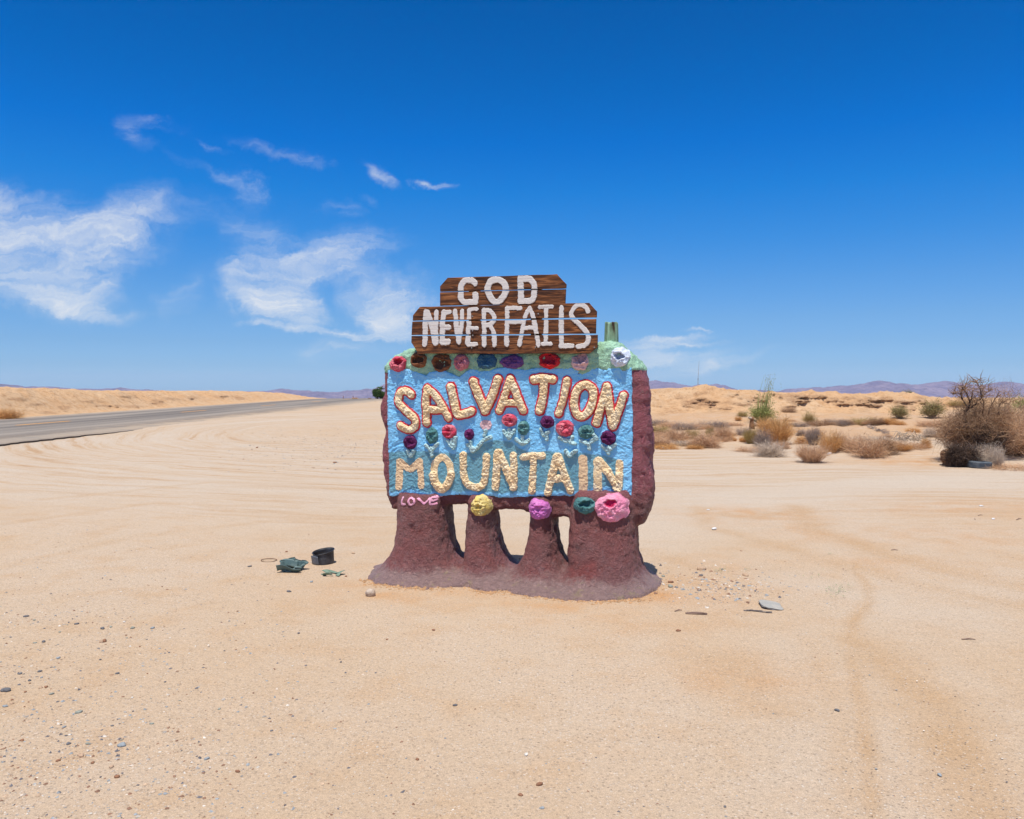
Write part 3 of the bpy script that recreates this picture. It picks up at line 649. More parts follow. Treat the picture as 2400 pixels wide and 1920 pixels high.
# blue face panel: stucco heightfield
BOT = SS([(900, 1163), (925, 1163.5), (945, 1158), (965, 1158), (990, 1161), (1020, 1163), (1040, 1162), (1060, 1160), (1110, 1161), (1150, 1163), (1180, 1166), (1230, 1165), (1290, 1162), (1335, 1163), (1360, 1159), (1395, 1152), (1430, 1153), (1455, 1165), (1475, 1176), (1500, 1178)])
PL = SS([(909, 860), (908, 900), (909, 950), (910, 1040), (912, 1100), (913, 1180)]); PR = SS([(1481, 850), (1482, 950), (1483, 1030), (1481, 1090), (1481, 1180)])
def pmask(u, w):                            # signed inside distance of the blue face
    l = np.interp(-w, -PL[:, 1], PL[:, 0]); r_ = np.interp(-w, -PR[:, 1], PR[:, 0])
    b = np.interp(u, BOT[:, 0], BOT[:, 1]) + .006 * fbm(u * 18, w * 0, 0, 3, 221)
    e = .006 * fbm(u * 20, w * 20, 0, 3, 222)
    return np.minimum(np.minimum(u - l, r_ - u) + e, np.minimum(w - b, gbound(u) + .02 - w))
PS = .0042
pu = np.arange(-1.16, 1.10, PS); pw = np.arange(.60, 1.80, PS)
PU, PW = np.meshgrid(pu, pw)
wxn = fbm(PU * 6, PW * 6, 0, 3, 231); wyn = fbm(PU * 6 + 9, PW * 6, 0, 3, 232)
stuc = ridge(PU * 20 + 2.0 * wxn, PW * 24 + 2.0 * wyn, 0, 4, 233, .62)
fine = fbm(PU * 60, PW * 60, 0, 3, 234)
px_, pz_ = PU * 0, PW * 0
TEALB = SS([(880, 1062), (912, 1060), (960, 1055), (1010, 1057), (1060, 1062), (1100, 1060), (1122, 1048), (1140, 1036), (1170, 1031), (1200, 1036), (1218, 1050), (1240, 1058), (1300, 1058), (1330, 1062), (1372, 1062), (1420, 1068), (1440, 1072), (1458, 1085), (1464, 1110), (1500, 1240)])
tb = np.interp(PU, TEALB[:, 0], TEALB[:, 1]); ru = S(1462, 1100)[0]
nz_ = .010 * fbm(PU * 22, PW * 22, 0, 3, 235)
teal = sst(tb - PW + nz_, -.008, .012) * sst(ru - PU + nz_ - .03 * (PW < .75), -.01, .02)
btm = np.interp(PU, BOT[:, 0], BOT[:, 1]); teal = teal * sst(PW - btm + 2.5 * nz_, .018, .045)
rough_k = .10 + 1.0 * np.clip(sst(np.abs(PU + .02), .55, 1.0) + .5 * sst(fbm(PU * 3, PW * 3, 0, 3, 236), -.1, .45) + .35 * sst(PW, 1.55, 1.7), 0, 1)
PVg = -.006 - (.0066 * stuc * rough_k + .0036 * fine) - .006 * fbm(PU * 3, PW * 3, 0, 2, 237)
q = pmask(PU, PW)
PVg2 = np.where(q > 0, PVg - .004 * sst(q, 0, .02), .03)
keep = q > -PS * 1.5
def grid_obj(name, A, B, C, keep, mat, parent, attrs=None, drop=True):
    nr, nc = A.shape; F = quads(nr, nc); k = keep.ravel(); F = F[k[F].all(1)]
    ids, inv = np.unique(F.ravel(), return_inverse=True)
    P = np.stack([A, B, C], -1).reshape(-1, 3)[ids]
    return obj(name, mesh_np(name, P, inv.reshape(F.shape), True, attrs={k2: v.ravel()[ids] for k2, v in (attrs or {}).items()}), mat, parent)
panel = grid_obj('blue_panel', PU, PVg2, PW, keep, M_BLUE, SIGN, {'teal': teal}); panel['label'] = 'sky blue stucco face, greener blue along its lower third'
def panel_v(u, w):
    a = np.clip((u - pu[0]) / PS, 0, len(pu) - 1.01); b = np.clip((w - pw[0]) / PS, 0, len(pw) - 1.01)
    i = a.astype(int); j = b.astype(int); fx = a - i; fy = b - j
    return (PVg[j, i] * (1 - fx) + PVg[j, i + 1] * fx) * (1 - fy) + (PVg[j + 1, i] * (1 - fx) + PVg[j + 1, i + 1] * fx) * fy - .004

def relief(name, strokes, mat, parent, base, step=.0022, grow=0.0, flat=None, seed=1, lumps=.006, label=None, clip=None, edge=.006):
    """letter or leaf modelled from brush strokes [(points, radius, height)] in sign coordinates"""
    allp = np.concatenate([s_[0] for s_ in strokes]); mr = max(s_[1] for s_ in strokes) + grow + .012
    u0, w0 = allp.min(0) - mr; u1, w1 = allp.max(0) + mr
    A, B = np.meshgrid(np.arange(u0, u1, step), np.arange(w0, w1, step))
    jx = .0035 * fbm(A * 60, B * 60, 0, 2, seed + 301) + .004 * fbm(A * 18, B * 18, 0, 2, seed + 303)
    jy = .0035 * fbm(A * 60 + 31, B * 60, 0, 2, seed + 302) + .004 * fbm(A * 18 + 7, B * 18, 0, 2, seed + 304)
    q_ = np.full(A.shape, 1e3); hh = np.zeros(A.shape); ws_ = np.zeros(A.shape) + 1e-9
    for pts, r_, hgt in strokes:
        d = poly_dist(A + jx, B + jy, [tuple(p) for p in pts]) - r_ - grow
        q_ = np.minimum(q_, d)
        t_ = np.clip(-d / r_, 0, 1); prof = hgt * np.sqrt(np.clip(1 - (1 - t_) ** 2, 0, 1)) ** .6
        hh = np.maximum(hh, prof)
    k = q_ < step * 1.6
    lum = np.clip(hh / .012, 0, 1) * (lumps * (ridge(A * 15 + fbm(A * 9, B * 9, 0, 2, seed), B * 19, 0, 4, seed + 311, .65) * .8 + .8 * fbm(A * 75, B * 75, 0, 2, seed + 312)))
    h_ = (flat if flat is not None else 0) + hh + lum
    v_ = np.where(q_ < 0, base(A, B) - np.maximum(h_, .0022), base(A, B) + edge)
    if clip is not None: k &= clip(A, B)
    o = grid_obj(name, A, v_, B, k, mat, parent)
    if label: o['label'] = label
    return o
def smooth_path(P, k=5):
    P = np.asarray(P, float)
    if len(P) < 3: return P
    closed = np.allclose(P[0], P[-1]); out = []
    n = len(P)
    for i in range(n - 1):
        p1, p2 = P[i], P[i + 1]
        p0 = P[i - 1] if i > 0 else (P[-2] if closed else 2 * p1 - p2); p3 = P[i + 2] if i + 2 < n else (P[1] if closed else 2 * p2 - p1)
        for t_ in np.arange(k) / k:
            out.append(.5 * (2 * p1 + (p2 - p0) * t_ + (2 * p0 - 5 * p1 + 4 * p2 - p3) * t_ ** 2 + (3 * p1 - p0 - 3 * p2 + p3) * t_ ** 3))
    out.append(P[-1]); return np.array(out)
def stk(zf, pts, r_, hgt, sc=5.228, v=0.0): return (smooth_path(SS([zf(*p) for p in pts], v)), r_ / sc * MPP, hgt)
HR = .024
LET1 = {
 'S': (z3, [([(450, 395), (385, 345), (315, 362), (292, 440), (300, 500), (370, 575), (440, 635), (500, 705), (495, 780), (430, 822), (350, 795), (325, 775)], 45)]),
 'A': (z3, [([(640, 320), (628, 480), (638, 735)], 46), ([(645, 315), (740, 395), (830, 540), (900, 675)], 46), ([(655, 575), (820, 580)], 44)]),
 'L': (z3, [([(935, 298), (965, 450), (1010, 625)], 50), ([(1015, 640), (1100, 628), (1185, 598)], 48)]),
 'V': (z3, [([(1212, 235), (1270, 390), (1355, 590)], 50), ([(1350, 590), (1430, 430), (1512, 200)], 48)]),
 'A ': (z3, [([(1660, 200), (1600, 380), (1528, 585)], 44), ([(1660, 200), (1730, 380), (1815, 585)], 46), ([(1590, 492), (1770, 492)], 40)]),
 'T': (z4, [([(275, 205), (390, 195), (500, 205)], 50), ([(400, 215), (390, 390), (345, 590)], 50)]),
 'I': (z4, [([(680, 222), (645, 400), (578, 622)], 42)]),
 'O': (z4, [([(895, 272), (985, 320), (1000, 430), (960, 560), (870, 655), (785, 610), (765, 470), (805, 335), (895, 272)], 48)]),
 'N': (z4, [([(1165, 300), (1110, 480), (1042, 735)], 46), ([(1165, 300), (1195, 520), (1240, 775)], 48), ([(1240, 770), (1310, 590), (1368, 408)], 46)])}
for i, (ch, (zf, st_)) in enumerate(LET1.items()):
    strokes = [stk(zf, p, r_, HR) for p, r_ in st_]
    g_ = relief('raised_letter', strokes, M_LGOLD, SIGN, panel_v, flat=.008, seed=11 * i, lumps=.0095, label='raised cream letter %s with red outline' % ch.strip())
    relief('letter_outline', [(p, r_, .0) for p, r_, h_ in strokes], M_RED, g_, panel_v, grow=.0125, flat=.0085, seed=11 * i, lumps=0)
HM = .017
LET2 = {
 'M': (z3, [([(300, 1215), (296, 1520)], 48, 0), ([(310, 1215), (430, 1300), (545, 1208)], 45, 0), ([(552, 1215), (565, 1510)], 43, 0)]),
 'O': (z3, [([(722, 1370), (735, 1240), (820, 1158), (905, 1230), (932, 1370)], 46, 0), ([(718, 1375), (745, 1480), (820, 1545), (895, 1480), (930, 1375)], 52, .024)]),
 'U': (z3, [([(1080, 1130), (1085, 1350), (1130, 1480), (1240, 1530), (1330, 1470), (1358, 1300), (1365, 1150)], 46, HM)]),
 'N': (z3, [([(1500, 1105), (1490, 1320), (1475, 1520)], 50, HM), ([(1520, 1100), (1600, 1290), (1695, 1525)], 48, HM), ([(1700, 1510), (1700, 1330), (1697, 1140)], 46, HM)]),
 'T': (z4, [([(145, 1155), (260, 1140), (375, 1142)], 44, HM), ([(265, 1170), (262, 1350), (248, 1570)], 44, HM)]),
 'A': (z4, [([(550, 1150), (500, 1350), (440, 1590)], 47, HM), ([(570, 1150), (640, 1350), (715, 1565)], 48, HM), ([(490, 1425), (650, 1410)], 46, HM)]),
 'I': (z4, [([(872, 1180), (876, 1555)], 54, 0)]),
 'N ': (z4, [([(1055, 1205), (1052, 1560)], 52, 0), ([(1075, 1205), (1180, 1340)], 50, .004), ([(1180, 1340), (1300, 1560)], 46, HM), ([(1322, 1230), (1318, 1350)], 46, 0), ([(1318, 1380), (1305, 1570)], 46, HM)])}
for i, (ch, (zf, st_)) in enumerate(LET2.items()):
    strokes = [stk(zf, p, r_, h_) for p, r_, h_ in st_]
    allflat = all(h_ == 0 for _, _, h_ in st_)
    relief('painted_letter' if allflat else 'raised_letter', strokes, M_LFLAT if allflat else M_LGOLD, SIGN, panel_v, flat=.0025, seed=200 + 11 * i, lumps=.0095, edge=.004,
           label=('flat painted beige letter %s' if allflat else 'raised beige letter %s without outline') % ch.strip())

# LOVE on the shoulder of the left leg
def leg_v(u, w): return np.vectorize(front)(u, w)
z5 = lambda x, y: (840 + x / 2.994, 1130 + y / 2.994)
for ch, st_ in {'L': [[(312, 108), (304, 152)], [(304, 154), (335, 156)]], 'O': [[(383, 110), (400, 122), (402, 142), (385, 155), (366, 150), (362, 130), (370, 115), (383, 110)]], 'V': [[(428, 112), (466, 152)], [(466, 152), (496, 115)]], 'E': [[(548, 112), (507, 113), (503, 154), (535, 158)], [(505, 134), (534, 132)]]}.items():
    relief('painted_letter', [stk(z5, p, 7.4, 0, 2.994, -.12) for p in st_], M_LOVE, SIGN, leg_v, flat=.004, step=.0035, seed=77, lumps=0, label='pink painted letter %s on the left leg' % ch, edge=.004)

# rosettes: lumpy cups pressed into the mint edge and the legs
_pm = {}
def col_mat(name, c, c2, **k):
    if name not in _pm: _pm[name] = paint(name, c, c2, 16, .72, .9, 48, .014, **k)
    return _pm[name]
def rosette(px, py, rx, ryy, mat, label, vplane, dome=.03, hollow=.6, hx=0, hy=.15, hdep=.045, seed=1, name='rosette', tilt=0.0, lum=.021):
    u, w = S(px, py, vplane); a = rx * MPP; b = ryy * MPP
    nR, nA = 26, 64
    rr_, aa = np.meshgrid(np.linspace(0, 1.12, nR), np.linspace(0, 2 * np.pi, nA + 1))
    ed = 1 + .20 * fbm(np.cos(aa) * 2.0, np.sin(aa) * 2.2, seed * 3.1, 3, 401)
    Uo = rr_ * np.cos(aa) * a * ed; Wo = rr_ * np.sin(aa) * b * ed
    base = np.array([[front(u + x1 * .75, w + y1 * .75, None or 0.0) for x1, y1 in zip(r1, r2)] for r1, r2 in zip(Uo, Wo)]) if True else 0
    c0 = np.median(base); base = np.where(np.abs(base - c0) > .10, c0, base)
    h_ = .68 * dome * np.sqrt(np.clip(1 - rr_ ** 2, 0, 1)) ** .55 + .010 * fbm(rr_ * np.cos(aa) * 1.8, rr_ * np.sin(aa) * 1.8, seed * 5.1, 3, 406)
    hr = np.hypot((rr_ * np.cos(aa) - hx) * .8, (rr_ * np.sin(aa) - hy) * 1.15) / hollow + .42 * fbm(rr_ * np.cos(aa) * 2.2, rr_ * np.sin(aa) * 2.2, seed * 2.7, 3, 404) * (rr_ > 0)
    h_ = h_ - hdep * np.clip(1 - hr ** 2, 0, 1) ** .8 + .22 * dome * np.exp(-((hr - 1.05) / .35) ** 2) * (hdep > .02) * np.clip(1 - rr_ ** 4, 0, 1)
    h_ = h_ + lum * (ridge(Uo * 34, Wo * 34, seed * 1.7, 3, 402, .6) * .8 + fbm(Uo * 80, Wo * 80, seed, 2, 403) * .5) * np.clip(1.1 - rr_ ** 3, 0, 1)
    h_ = np.where(rr_ > 1.02, -.02, np.maximum(h_ + .012 * np.clip(1.2 - rr_ ** 6, 0, 1), .004 + .004 * fbm(Uo * 60, Wo * 60, seed, 2, 405)))
    P = np.stack([u + Uo, base - h_, w + Wo], -1)
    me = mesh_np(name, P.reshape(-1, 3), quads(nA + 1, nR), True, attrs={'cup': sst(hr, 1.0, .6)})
    o = obj(name, me, mat, SIGN); o['label'] = label; return o
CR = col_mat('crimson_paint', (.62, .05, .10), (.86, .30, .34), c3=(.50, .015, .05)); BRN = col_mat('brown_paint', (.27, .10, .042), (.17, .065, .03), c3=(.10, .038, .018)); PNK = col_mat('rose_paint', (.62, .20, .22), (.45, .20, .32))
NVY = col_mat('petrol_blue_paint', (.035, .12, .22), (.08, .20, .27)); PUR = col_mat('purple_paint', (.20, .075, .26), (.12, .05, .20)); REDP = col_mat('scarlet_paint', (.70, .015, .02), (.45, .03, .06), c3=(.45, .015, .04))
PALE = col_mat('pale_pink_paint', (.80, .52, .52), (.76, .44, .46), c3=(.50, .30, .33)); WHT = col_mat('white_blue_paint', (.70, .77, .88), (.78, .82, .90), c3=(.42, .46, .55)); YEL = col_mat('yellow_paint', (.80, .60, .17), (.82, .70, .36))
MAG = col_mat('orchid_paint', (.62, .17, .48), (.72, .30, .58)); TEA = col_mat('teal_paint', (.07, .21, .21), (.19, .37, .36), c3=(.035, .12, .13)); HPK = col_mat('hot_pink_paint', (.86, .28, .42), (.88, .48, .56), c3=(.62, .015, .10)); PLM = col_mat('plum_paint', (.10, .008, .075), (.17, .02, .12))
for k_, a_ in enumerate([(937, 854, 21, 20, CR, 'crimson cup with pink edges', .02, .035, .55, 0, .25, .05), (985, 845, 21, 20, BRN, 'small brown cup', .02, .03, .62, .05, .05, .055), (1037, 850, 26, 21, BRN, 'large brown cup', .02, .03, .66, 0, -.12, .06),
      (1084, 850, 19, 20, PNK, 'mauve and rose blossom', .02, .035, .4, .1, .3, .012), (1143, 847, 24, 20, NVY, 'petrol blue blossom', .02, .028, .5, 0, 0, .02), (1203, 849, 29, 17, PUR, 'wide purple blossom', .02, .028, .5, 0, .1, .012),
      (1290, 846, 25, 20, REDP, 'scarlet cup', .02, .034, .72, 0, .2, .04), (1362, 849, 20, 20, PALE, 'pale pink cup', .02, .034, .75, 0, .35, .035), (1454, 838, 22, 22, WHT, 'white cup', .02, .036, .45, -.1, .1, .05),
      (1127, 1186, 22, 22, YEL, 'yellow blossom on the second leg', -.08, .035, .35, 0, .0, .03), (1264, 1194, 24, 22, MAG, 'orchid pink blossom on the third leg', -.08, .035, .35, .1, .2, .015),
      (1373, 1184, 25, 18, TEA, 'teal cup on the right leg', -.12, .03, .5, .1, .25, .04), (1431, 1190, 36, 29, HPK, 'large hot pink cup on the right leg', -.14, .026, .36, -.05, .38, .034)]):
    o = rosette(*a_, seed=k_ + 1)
hol = col_mat('red_hollow', (.55, .01, .08), (.70, .05, .16))
# small flowers between the two words: head and leafy stem
FL = [('plum flower under the S', PLM, (963, 1036, 17, 17), [[(958, 1056), (964, 1068)], [(971, 1056), (966, 1068)]]),
      ('teal flower under the first A', TEA, (1014, 1021, 15, 19), [[(1000, 1043), (1012, 1056)], [(1012, 1056), (1026, 1040)], [(1012, 1050), (1014, 1068)]]),
      ('red flower right of the teal one', CR, (1054, 1011, 18, 17), [[(1062, 1030), (1060, 1042)], [(1051, 1032), (1064, 1050)], [(1069, 1026), (1066, 1046)]]),
      ('small plum flower under the L', PLM, (1101, 1018, 12, 13), [[(1104, 1034), (1106, 1055)], [(1098, 1042), (1112, 1052)]]),
      ('flat pale pink flower under the V', PALE, (1140, 996, 14, 12), [[(1108, 1058), (1120, 1050)], [(1120, 1050), (1134, 1032)], [(1134, 1032), (1152, 1024)], [(1137, 1020), (1140, 1010)]]),
      ('red flower under the second A', CR, (1195, 985, 18, 15), [[(1183, 1010), (1194, 1026)], [(1194, 1026), (1206, 1008)], [(1195, 1006), (1196, 1018)]]),
      ('tall teal flower beside the red one', TEA, (1228, 1003, 14, 17), [[(1212, 1030), (1226, 1040)], [(1226, 1040), (1240, 1032)], [(1226, 1022), (1228, 1036)]]),
      ('plum flower under the T', PLM, (1284, 989, 16, 15), [[(1269, 1006), (1275, 1020)], [(1275, 1020), (1286, 1012)], [(1282, 1016), (1282, 1030)]]),
      ('big red flower under the I', CR, (1325, 1004, 21, 18), [[(1312, 1024), (1328, 1034)], [(1328, 1030), (1348, 1040)], [(1342, 1024), (1338, 1036)], [(1326, 1056), (1336, 1068)], [(1336, 1068), (1350, 1056)]]),
      ('drooping teal flower under the O', TEA, (1374, 1012, 19, 16), [[(1362, 1032), (1378, 1038)], [(1380, 1040), (1382, 1052)], [(1384, 1036), (1398, 1026)], [(1392, 1018), (1399, 1028)]]),
      ('plum flower under the N', PLM, (1426, 1026, 17, 16), [[(1413, 1046), (1424, 1056)], [(1426, 1056), (1442, 1042)], [(1426, 1048), (1427, 1062)]])]
def flower_head(px, py, rx, ryy, mat, label, seed, flat=False):
    u, w = S(px, py); a = rx * MPP; b = ryy * MPP; nR, nA = 18, 44
    rr_, aa = np.meshgrid(np.linspace(0, 1.12, nR), np.linspace(0, 2 * np.pi, nA + 1))
    ed = 1 + .14 * fbm(np.cos(aa) * 2.4, np.sin(aa) * 2.4, seed * 2.3, 3, 411)
    A = u + rr_ * np.cos(aa) * a * ed; B = w + rr_ * np.sin(aa) * b * ed
    h_ = (.003 if flat else .032 * np.sqrt(np.clip(1 - rr_ ** 2, 0, 1)) ** .6 + .026 * (ridge(A * 26, B * 26, seed, 3, 412, .6)) * np.clip(1.1 - rr_ ** 3, 0, 1) - .014 * np.exp(-(rr_ / .35) ** 2))
    h_ = np.where(rr_ > 1.02, -.008, h_ + .002)
    o = obj('flower', mesh_np('flower', np.stack([A, panel_v(A, B) - h_, B], -1).reshape(-1, 3), quads(nA + 1, nR), True), mat, SIGN); o['label'] = label; return o
for k_, (lb, mt_, hd, stems) in enumerate(FL):
    f_ = flower_head(*hd, mt_, lb, k_ + 3, flat=(mt_ is PALE))
    relief('flower_leaf', [(SS(p), 4.6 * MPP, .022) for p in stems], M_LEAF, f_, panel_v, flat=.003, seed=500 + k_, lumps=.010)

# timber boards and their posts
BV = -.082; BT = .024
zz1 = lambda l: [z1(*p) for p in l]; zz2 = lambda l: [z2(*p) for p in l]
BOARDS = [zz1([(900, 378), (900, 305), (1005, 185)]) + zz2([(625, 135), (757, 275), (752, 330)]),
          zz1([(897, 575), (897, 388)]) + zz2([(749, 343), (740, 545)]),
          zz1([(520, 784), (523, 710), (620, 592)]) + zz2([(1075, 535), (1183, 655), (1180, 738)]),
          zz1([(501, 983), (512, 797)]) + zz2([(1172, 758), (1168, 962)]),
          zz1([(580, 1243), (576, 1213), (497, 1087), (500, 996)]) + zz2([(1192, 980), (1190, 1150), (1075, 1243)])]
BPOLY = []
for i, pts in enumerate(BOARDS):
    P2 = SS(pts, BV); BPOLY.append(P2)
    n_ = len(P2); dvv = .003 * math.sin(i * 2.1)
    Pd = []                                                   # sawn edges a little uneven
    for a, b in zip(P2, np.roll(P2, -1, 0)):
        m_ = max(2, int(np.hypot(*(b - a)) / .03))
        for k in range(m_):
            q_ = a + (b - a) * k / m_
            Pd.append(q_ + np.array([0, .0022 * float(vn(q_[0] * 9, q_[1] * 9, i))]) * (0 < k))
    mb = MB(); n_ = len(Pd)
    fr = [(p[0], BV + dvv, p[1]) for p in Pd]; bk = [(p[0], BV + dvv + BT, p[1]) for p in Pd]
    mb.add(fr + bk, [tuple(range(n_)), tuple(range(2 * n_ - 1, n_ - 1, -1))] + [(k, n_ + k, n_ + (k + 1) % n_, (k + 1) % n_) for k in range(n_)])
    o = mb.build('wooden_board', M_WOOD, SIGN); o['label'] = ['top board with clipped upper corners', 'second board', 'third board with clipped upper corners', 'fourth board', 'lowest board with clipped lower corners'][i]
    bv = o.modifiers.new('b', 'BEVEL'); bv.width = .002; bv.segments = 1; bv.limit_method = 'ANGLE'; bv.angle_limit = R(60)
def on_boards(u, w):
    d = np.full(u.shape, 1e3)
    for P2 in BPOLY: d = np.minimum(d, poly_sdf(u, w, P2))
    return d < -.0012
board_v = lambda u, w: np.full(u.shape, BV - .0035) + 0 * u
BL = [('G', z1, [([(1392, 262), (1340, 222), (1250, 225), (1193, 300), (1190, 400), (1195, 480), (1240, 528), (1320, 530)], 38), ([(1320, 530), (1394, 530)], 38), ([(1396, 530), (1393, 415)], 38)]),
      ('O', z1, [([(1690, 212), (1775, 245), (1815, 330), (1790, 440), (1692, 525), (1600, 455), (1567, 340), (1600, 245), (1690, 212)], 42)]),
      ('D', z2, [([(122, 185), (125, 515)], 42), ([(130, 205), (240, 205), (305, 275), (308, 390), (275, 495), (130, 512)], 38)]),
      ('N', z1, [([(702, 662), (695, 880), (685, 1112)], 36), ([(725, 672), (790, 860), (835, 1090)], 42), ([(855, 660), (845, 880), (848, 1090)], 33)]),
      ('E', z1, [([(955, 660), (935, 880), (930, 1085)], 37), ([(955, 668), (1032, 662)], 34), ([(940, 882), (1020, 880)], 36), ([(930, 1082), (1010, 1078)], 40)]),
      ('V', z1, [([(1110, 652), (1130, 880), (1160, 1085)], 32), ([(1212, 648), (1195, 880), (1162, 1085)], 30)]),
      ('E', z1, [([(1308, 640), (1298, 880), (1288, 1100)], 31), ([(1308, 632), (1410, 625)], 25), ([(1300, 888), (1412, 886)], 24), ([(1290, 1112), (1405, 1110)], 27)]),
      ('R', z1, [([(1512, 640), (1515, 880), (1515, 1125)], 30), ([(1515, 640), (1600, 650), (1655, 730), (1645, 800), (1580, 845), (1520, 850)], 29), ([(1598, 850), (1645, 950), (1660, 1125)], 29)]),
      ('F', z1, [([(1840, 612), (1832, 880), (1828, 1118)], 31), ([(1842, 606), (2020, 608)], 29), ([(1842, 800), (2022, 796)], 28)]),
      ('A', z2, [([(246, 605), (180, 740), (105, 1120)], 28), ([(250, 605), (310, 800), (368, 1125)], 29), ([(165, 888), (330, 882)], 26)]),
      ('I', z2, [([(392, 592), (555, 592)], 27), ([(477, 600), (470, 1090)], 27), ([(425, 1112), (540, 1108)], 25)]),
      ('L', z2, [([(690, 602), (686, 1125)], 31), ([(680, 1135), (840, 1135)], 31)]),
      ('S', z2, [([(1062, 655), (1030, 595), (955, 562), (875, 590), (822, 680), (845, 750), (960, 855), (1050, 960), (1065, 1050), (1020, 1125), (915, 1145)], 29)])]
for i, (ch, zf, st_) in enumerate(BL):
    word = 'GOD' if i < 3 else ('NEVER' if i < 8 else 'FAILS')
    relief('painted_letter', [stk(zf, p, r_, .0, 5.947, BV) for p, r_ in st_], M_WHITE, SIGN, board_v, flat=.0015, step=.002, seed=700 + i, lumps=0, label='white painted letter %s of the word %s' % (ch, word), clip=on_boards, edge=.0025)
for px, w0_, w1_ in [(1108, 1.55, None), (1254, 1.55, None)]:
    u0_ = S(px, 750, BV)[0]; top = S(px, 660, BV)[1]
    mb = MB(); mb.box((u0_, BV + BT + .034, (1.885 + top) / 2), (.085, .06, top - 1.885)); mb.build('board_post', M_WOOD, SIGN)
mb = MB()
for zf, x, y in [(z1, 1350, 725), (z1, 1355, 990), (z1, 1340, 1165), (z1, 1352, 925), (z2, 365, 690), (z2, 320, 985), (z2, 325, 1155), (z2, 1146, 1157)]:
    u, w = S(*zf(x, y), BV - .006)
    mb = MB(); mb.tube([(u, BV - .0075, w), (u, BV - .004, w), (u, BV + .01, w)], [.004, .0065, .003], 10); mb.build('nail', M_NAIL, SIGN, True)
# weathered stub of an older post at the right
cu_, cw_ = S(1433, 800, .12); tp = S(1433, 757, .12)[1]
nA, nH = 40, 30
aa, hh_ = np.meshgrid(np.linspace(0, 2 * np.pi, nA + 1), np.linspace(0, 1, nH))
sq = 1 / (np.abs(np.cos(aa)) ** 5 + np.abs(np.sin(aa)) ** 5) ** .2
rad = sq * (1 + .07 * fbm(np.cos(aa) * 7, np.sin(aa) * 7, hh_ * .8, 3, 431) + .05 * ridge(np.cos(aa) * 9, np.sin(aa) * 9, hh_ * .5, 2, 432)) * (1 + .10 * (1 - hh_))
topz = tp + .012 * fbm(np.cos(aa) * 3, np.sin(aa) * 3, 0, 3, 433)
P = np.stack([cu_ + rad * np.cos(aa) * .050, .12 + rad * np.sin(aa) * .05, (cw_ - .12) * (1 - hh_) + topz * hh_], -1)
capP = np.stack([cu_ + np.cos(aa[:1]) * 0, .12 + np.sin(aa[:1]) * 0, topz[:1] * 0 + tp + .003], -1)
P = np.concatenate([P, capP], 0)
stub = obj('post_stub', mesh_np('post_stub', P.reshape(-1, 3), quads(nH + 1, nA + 1), True), M_POST, SIGN); stub['label'] = 'splintered green wooden stub at the top right'


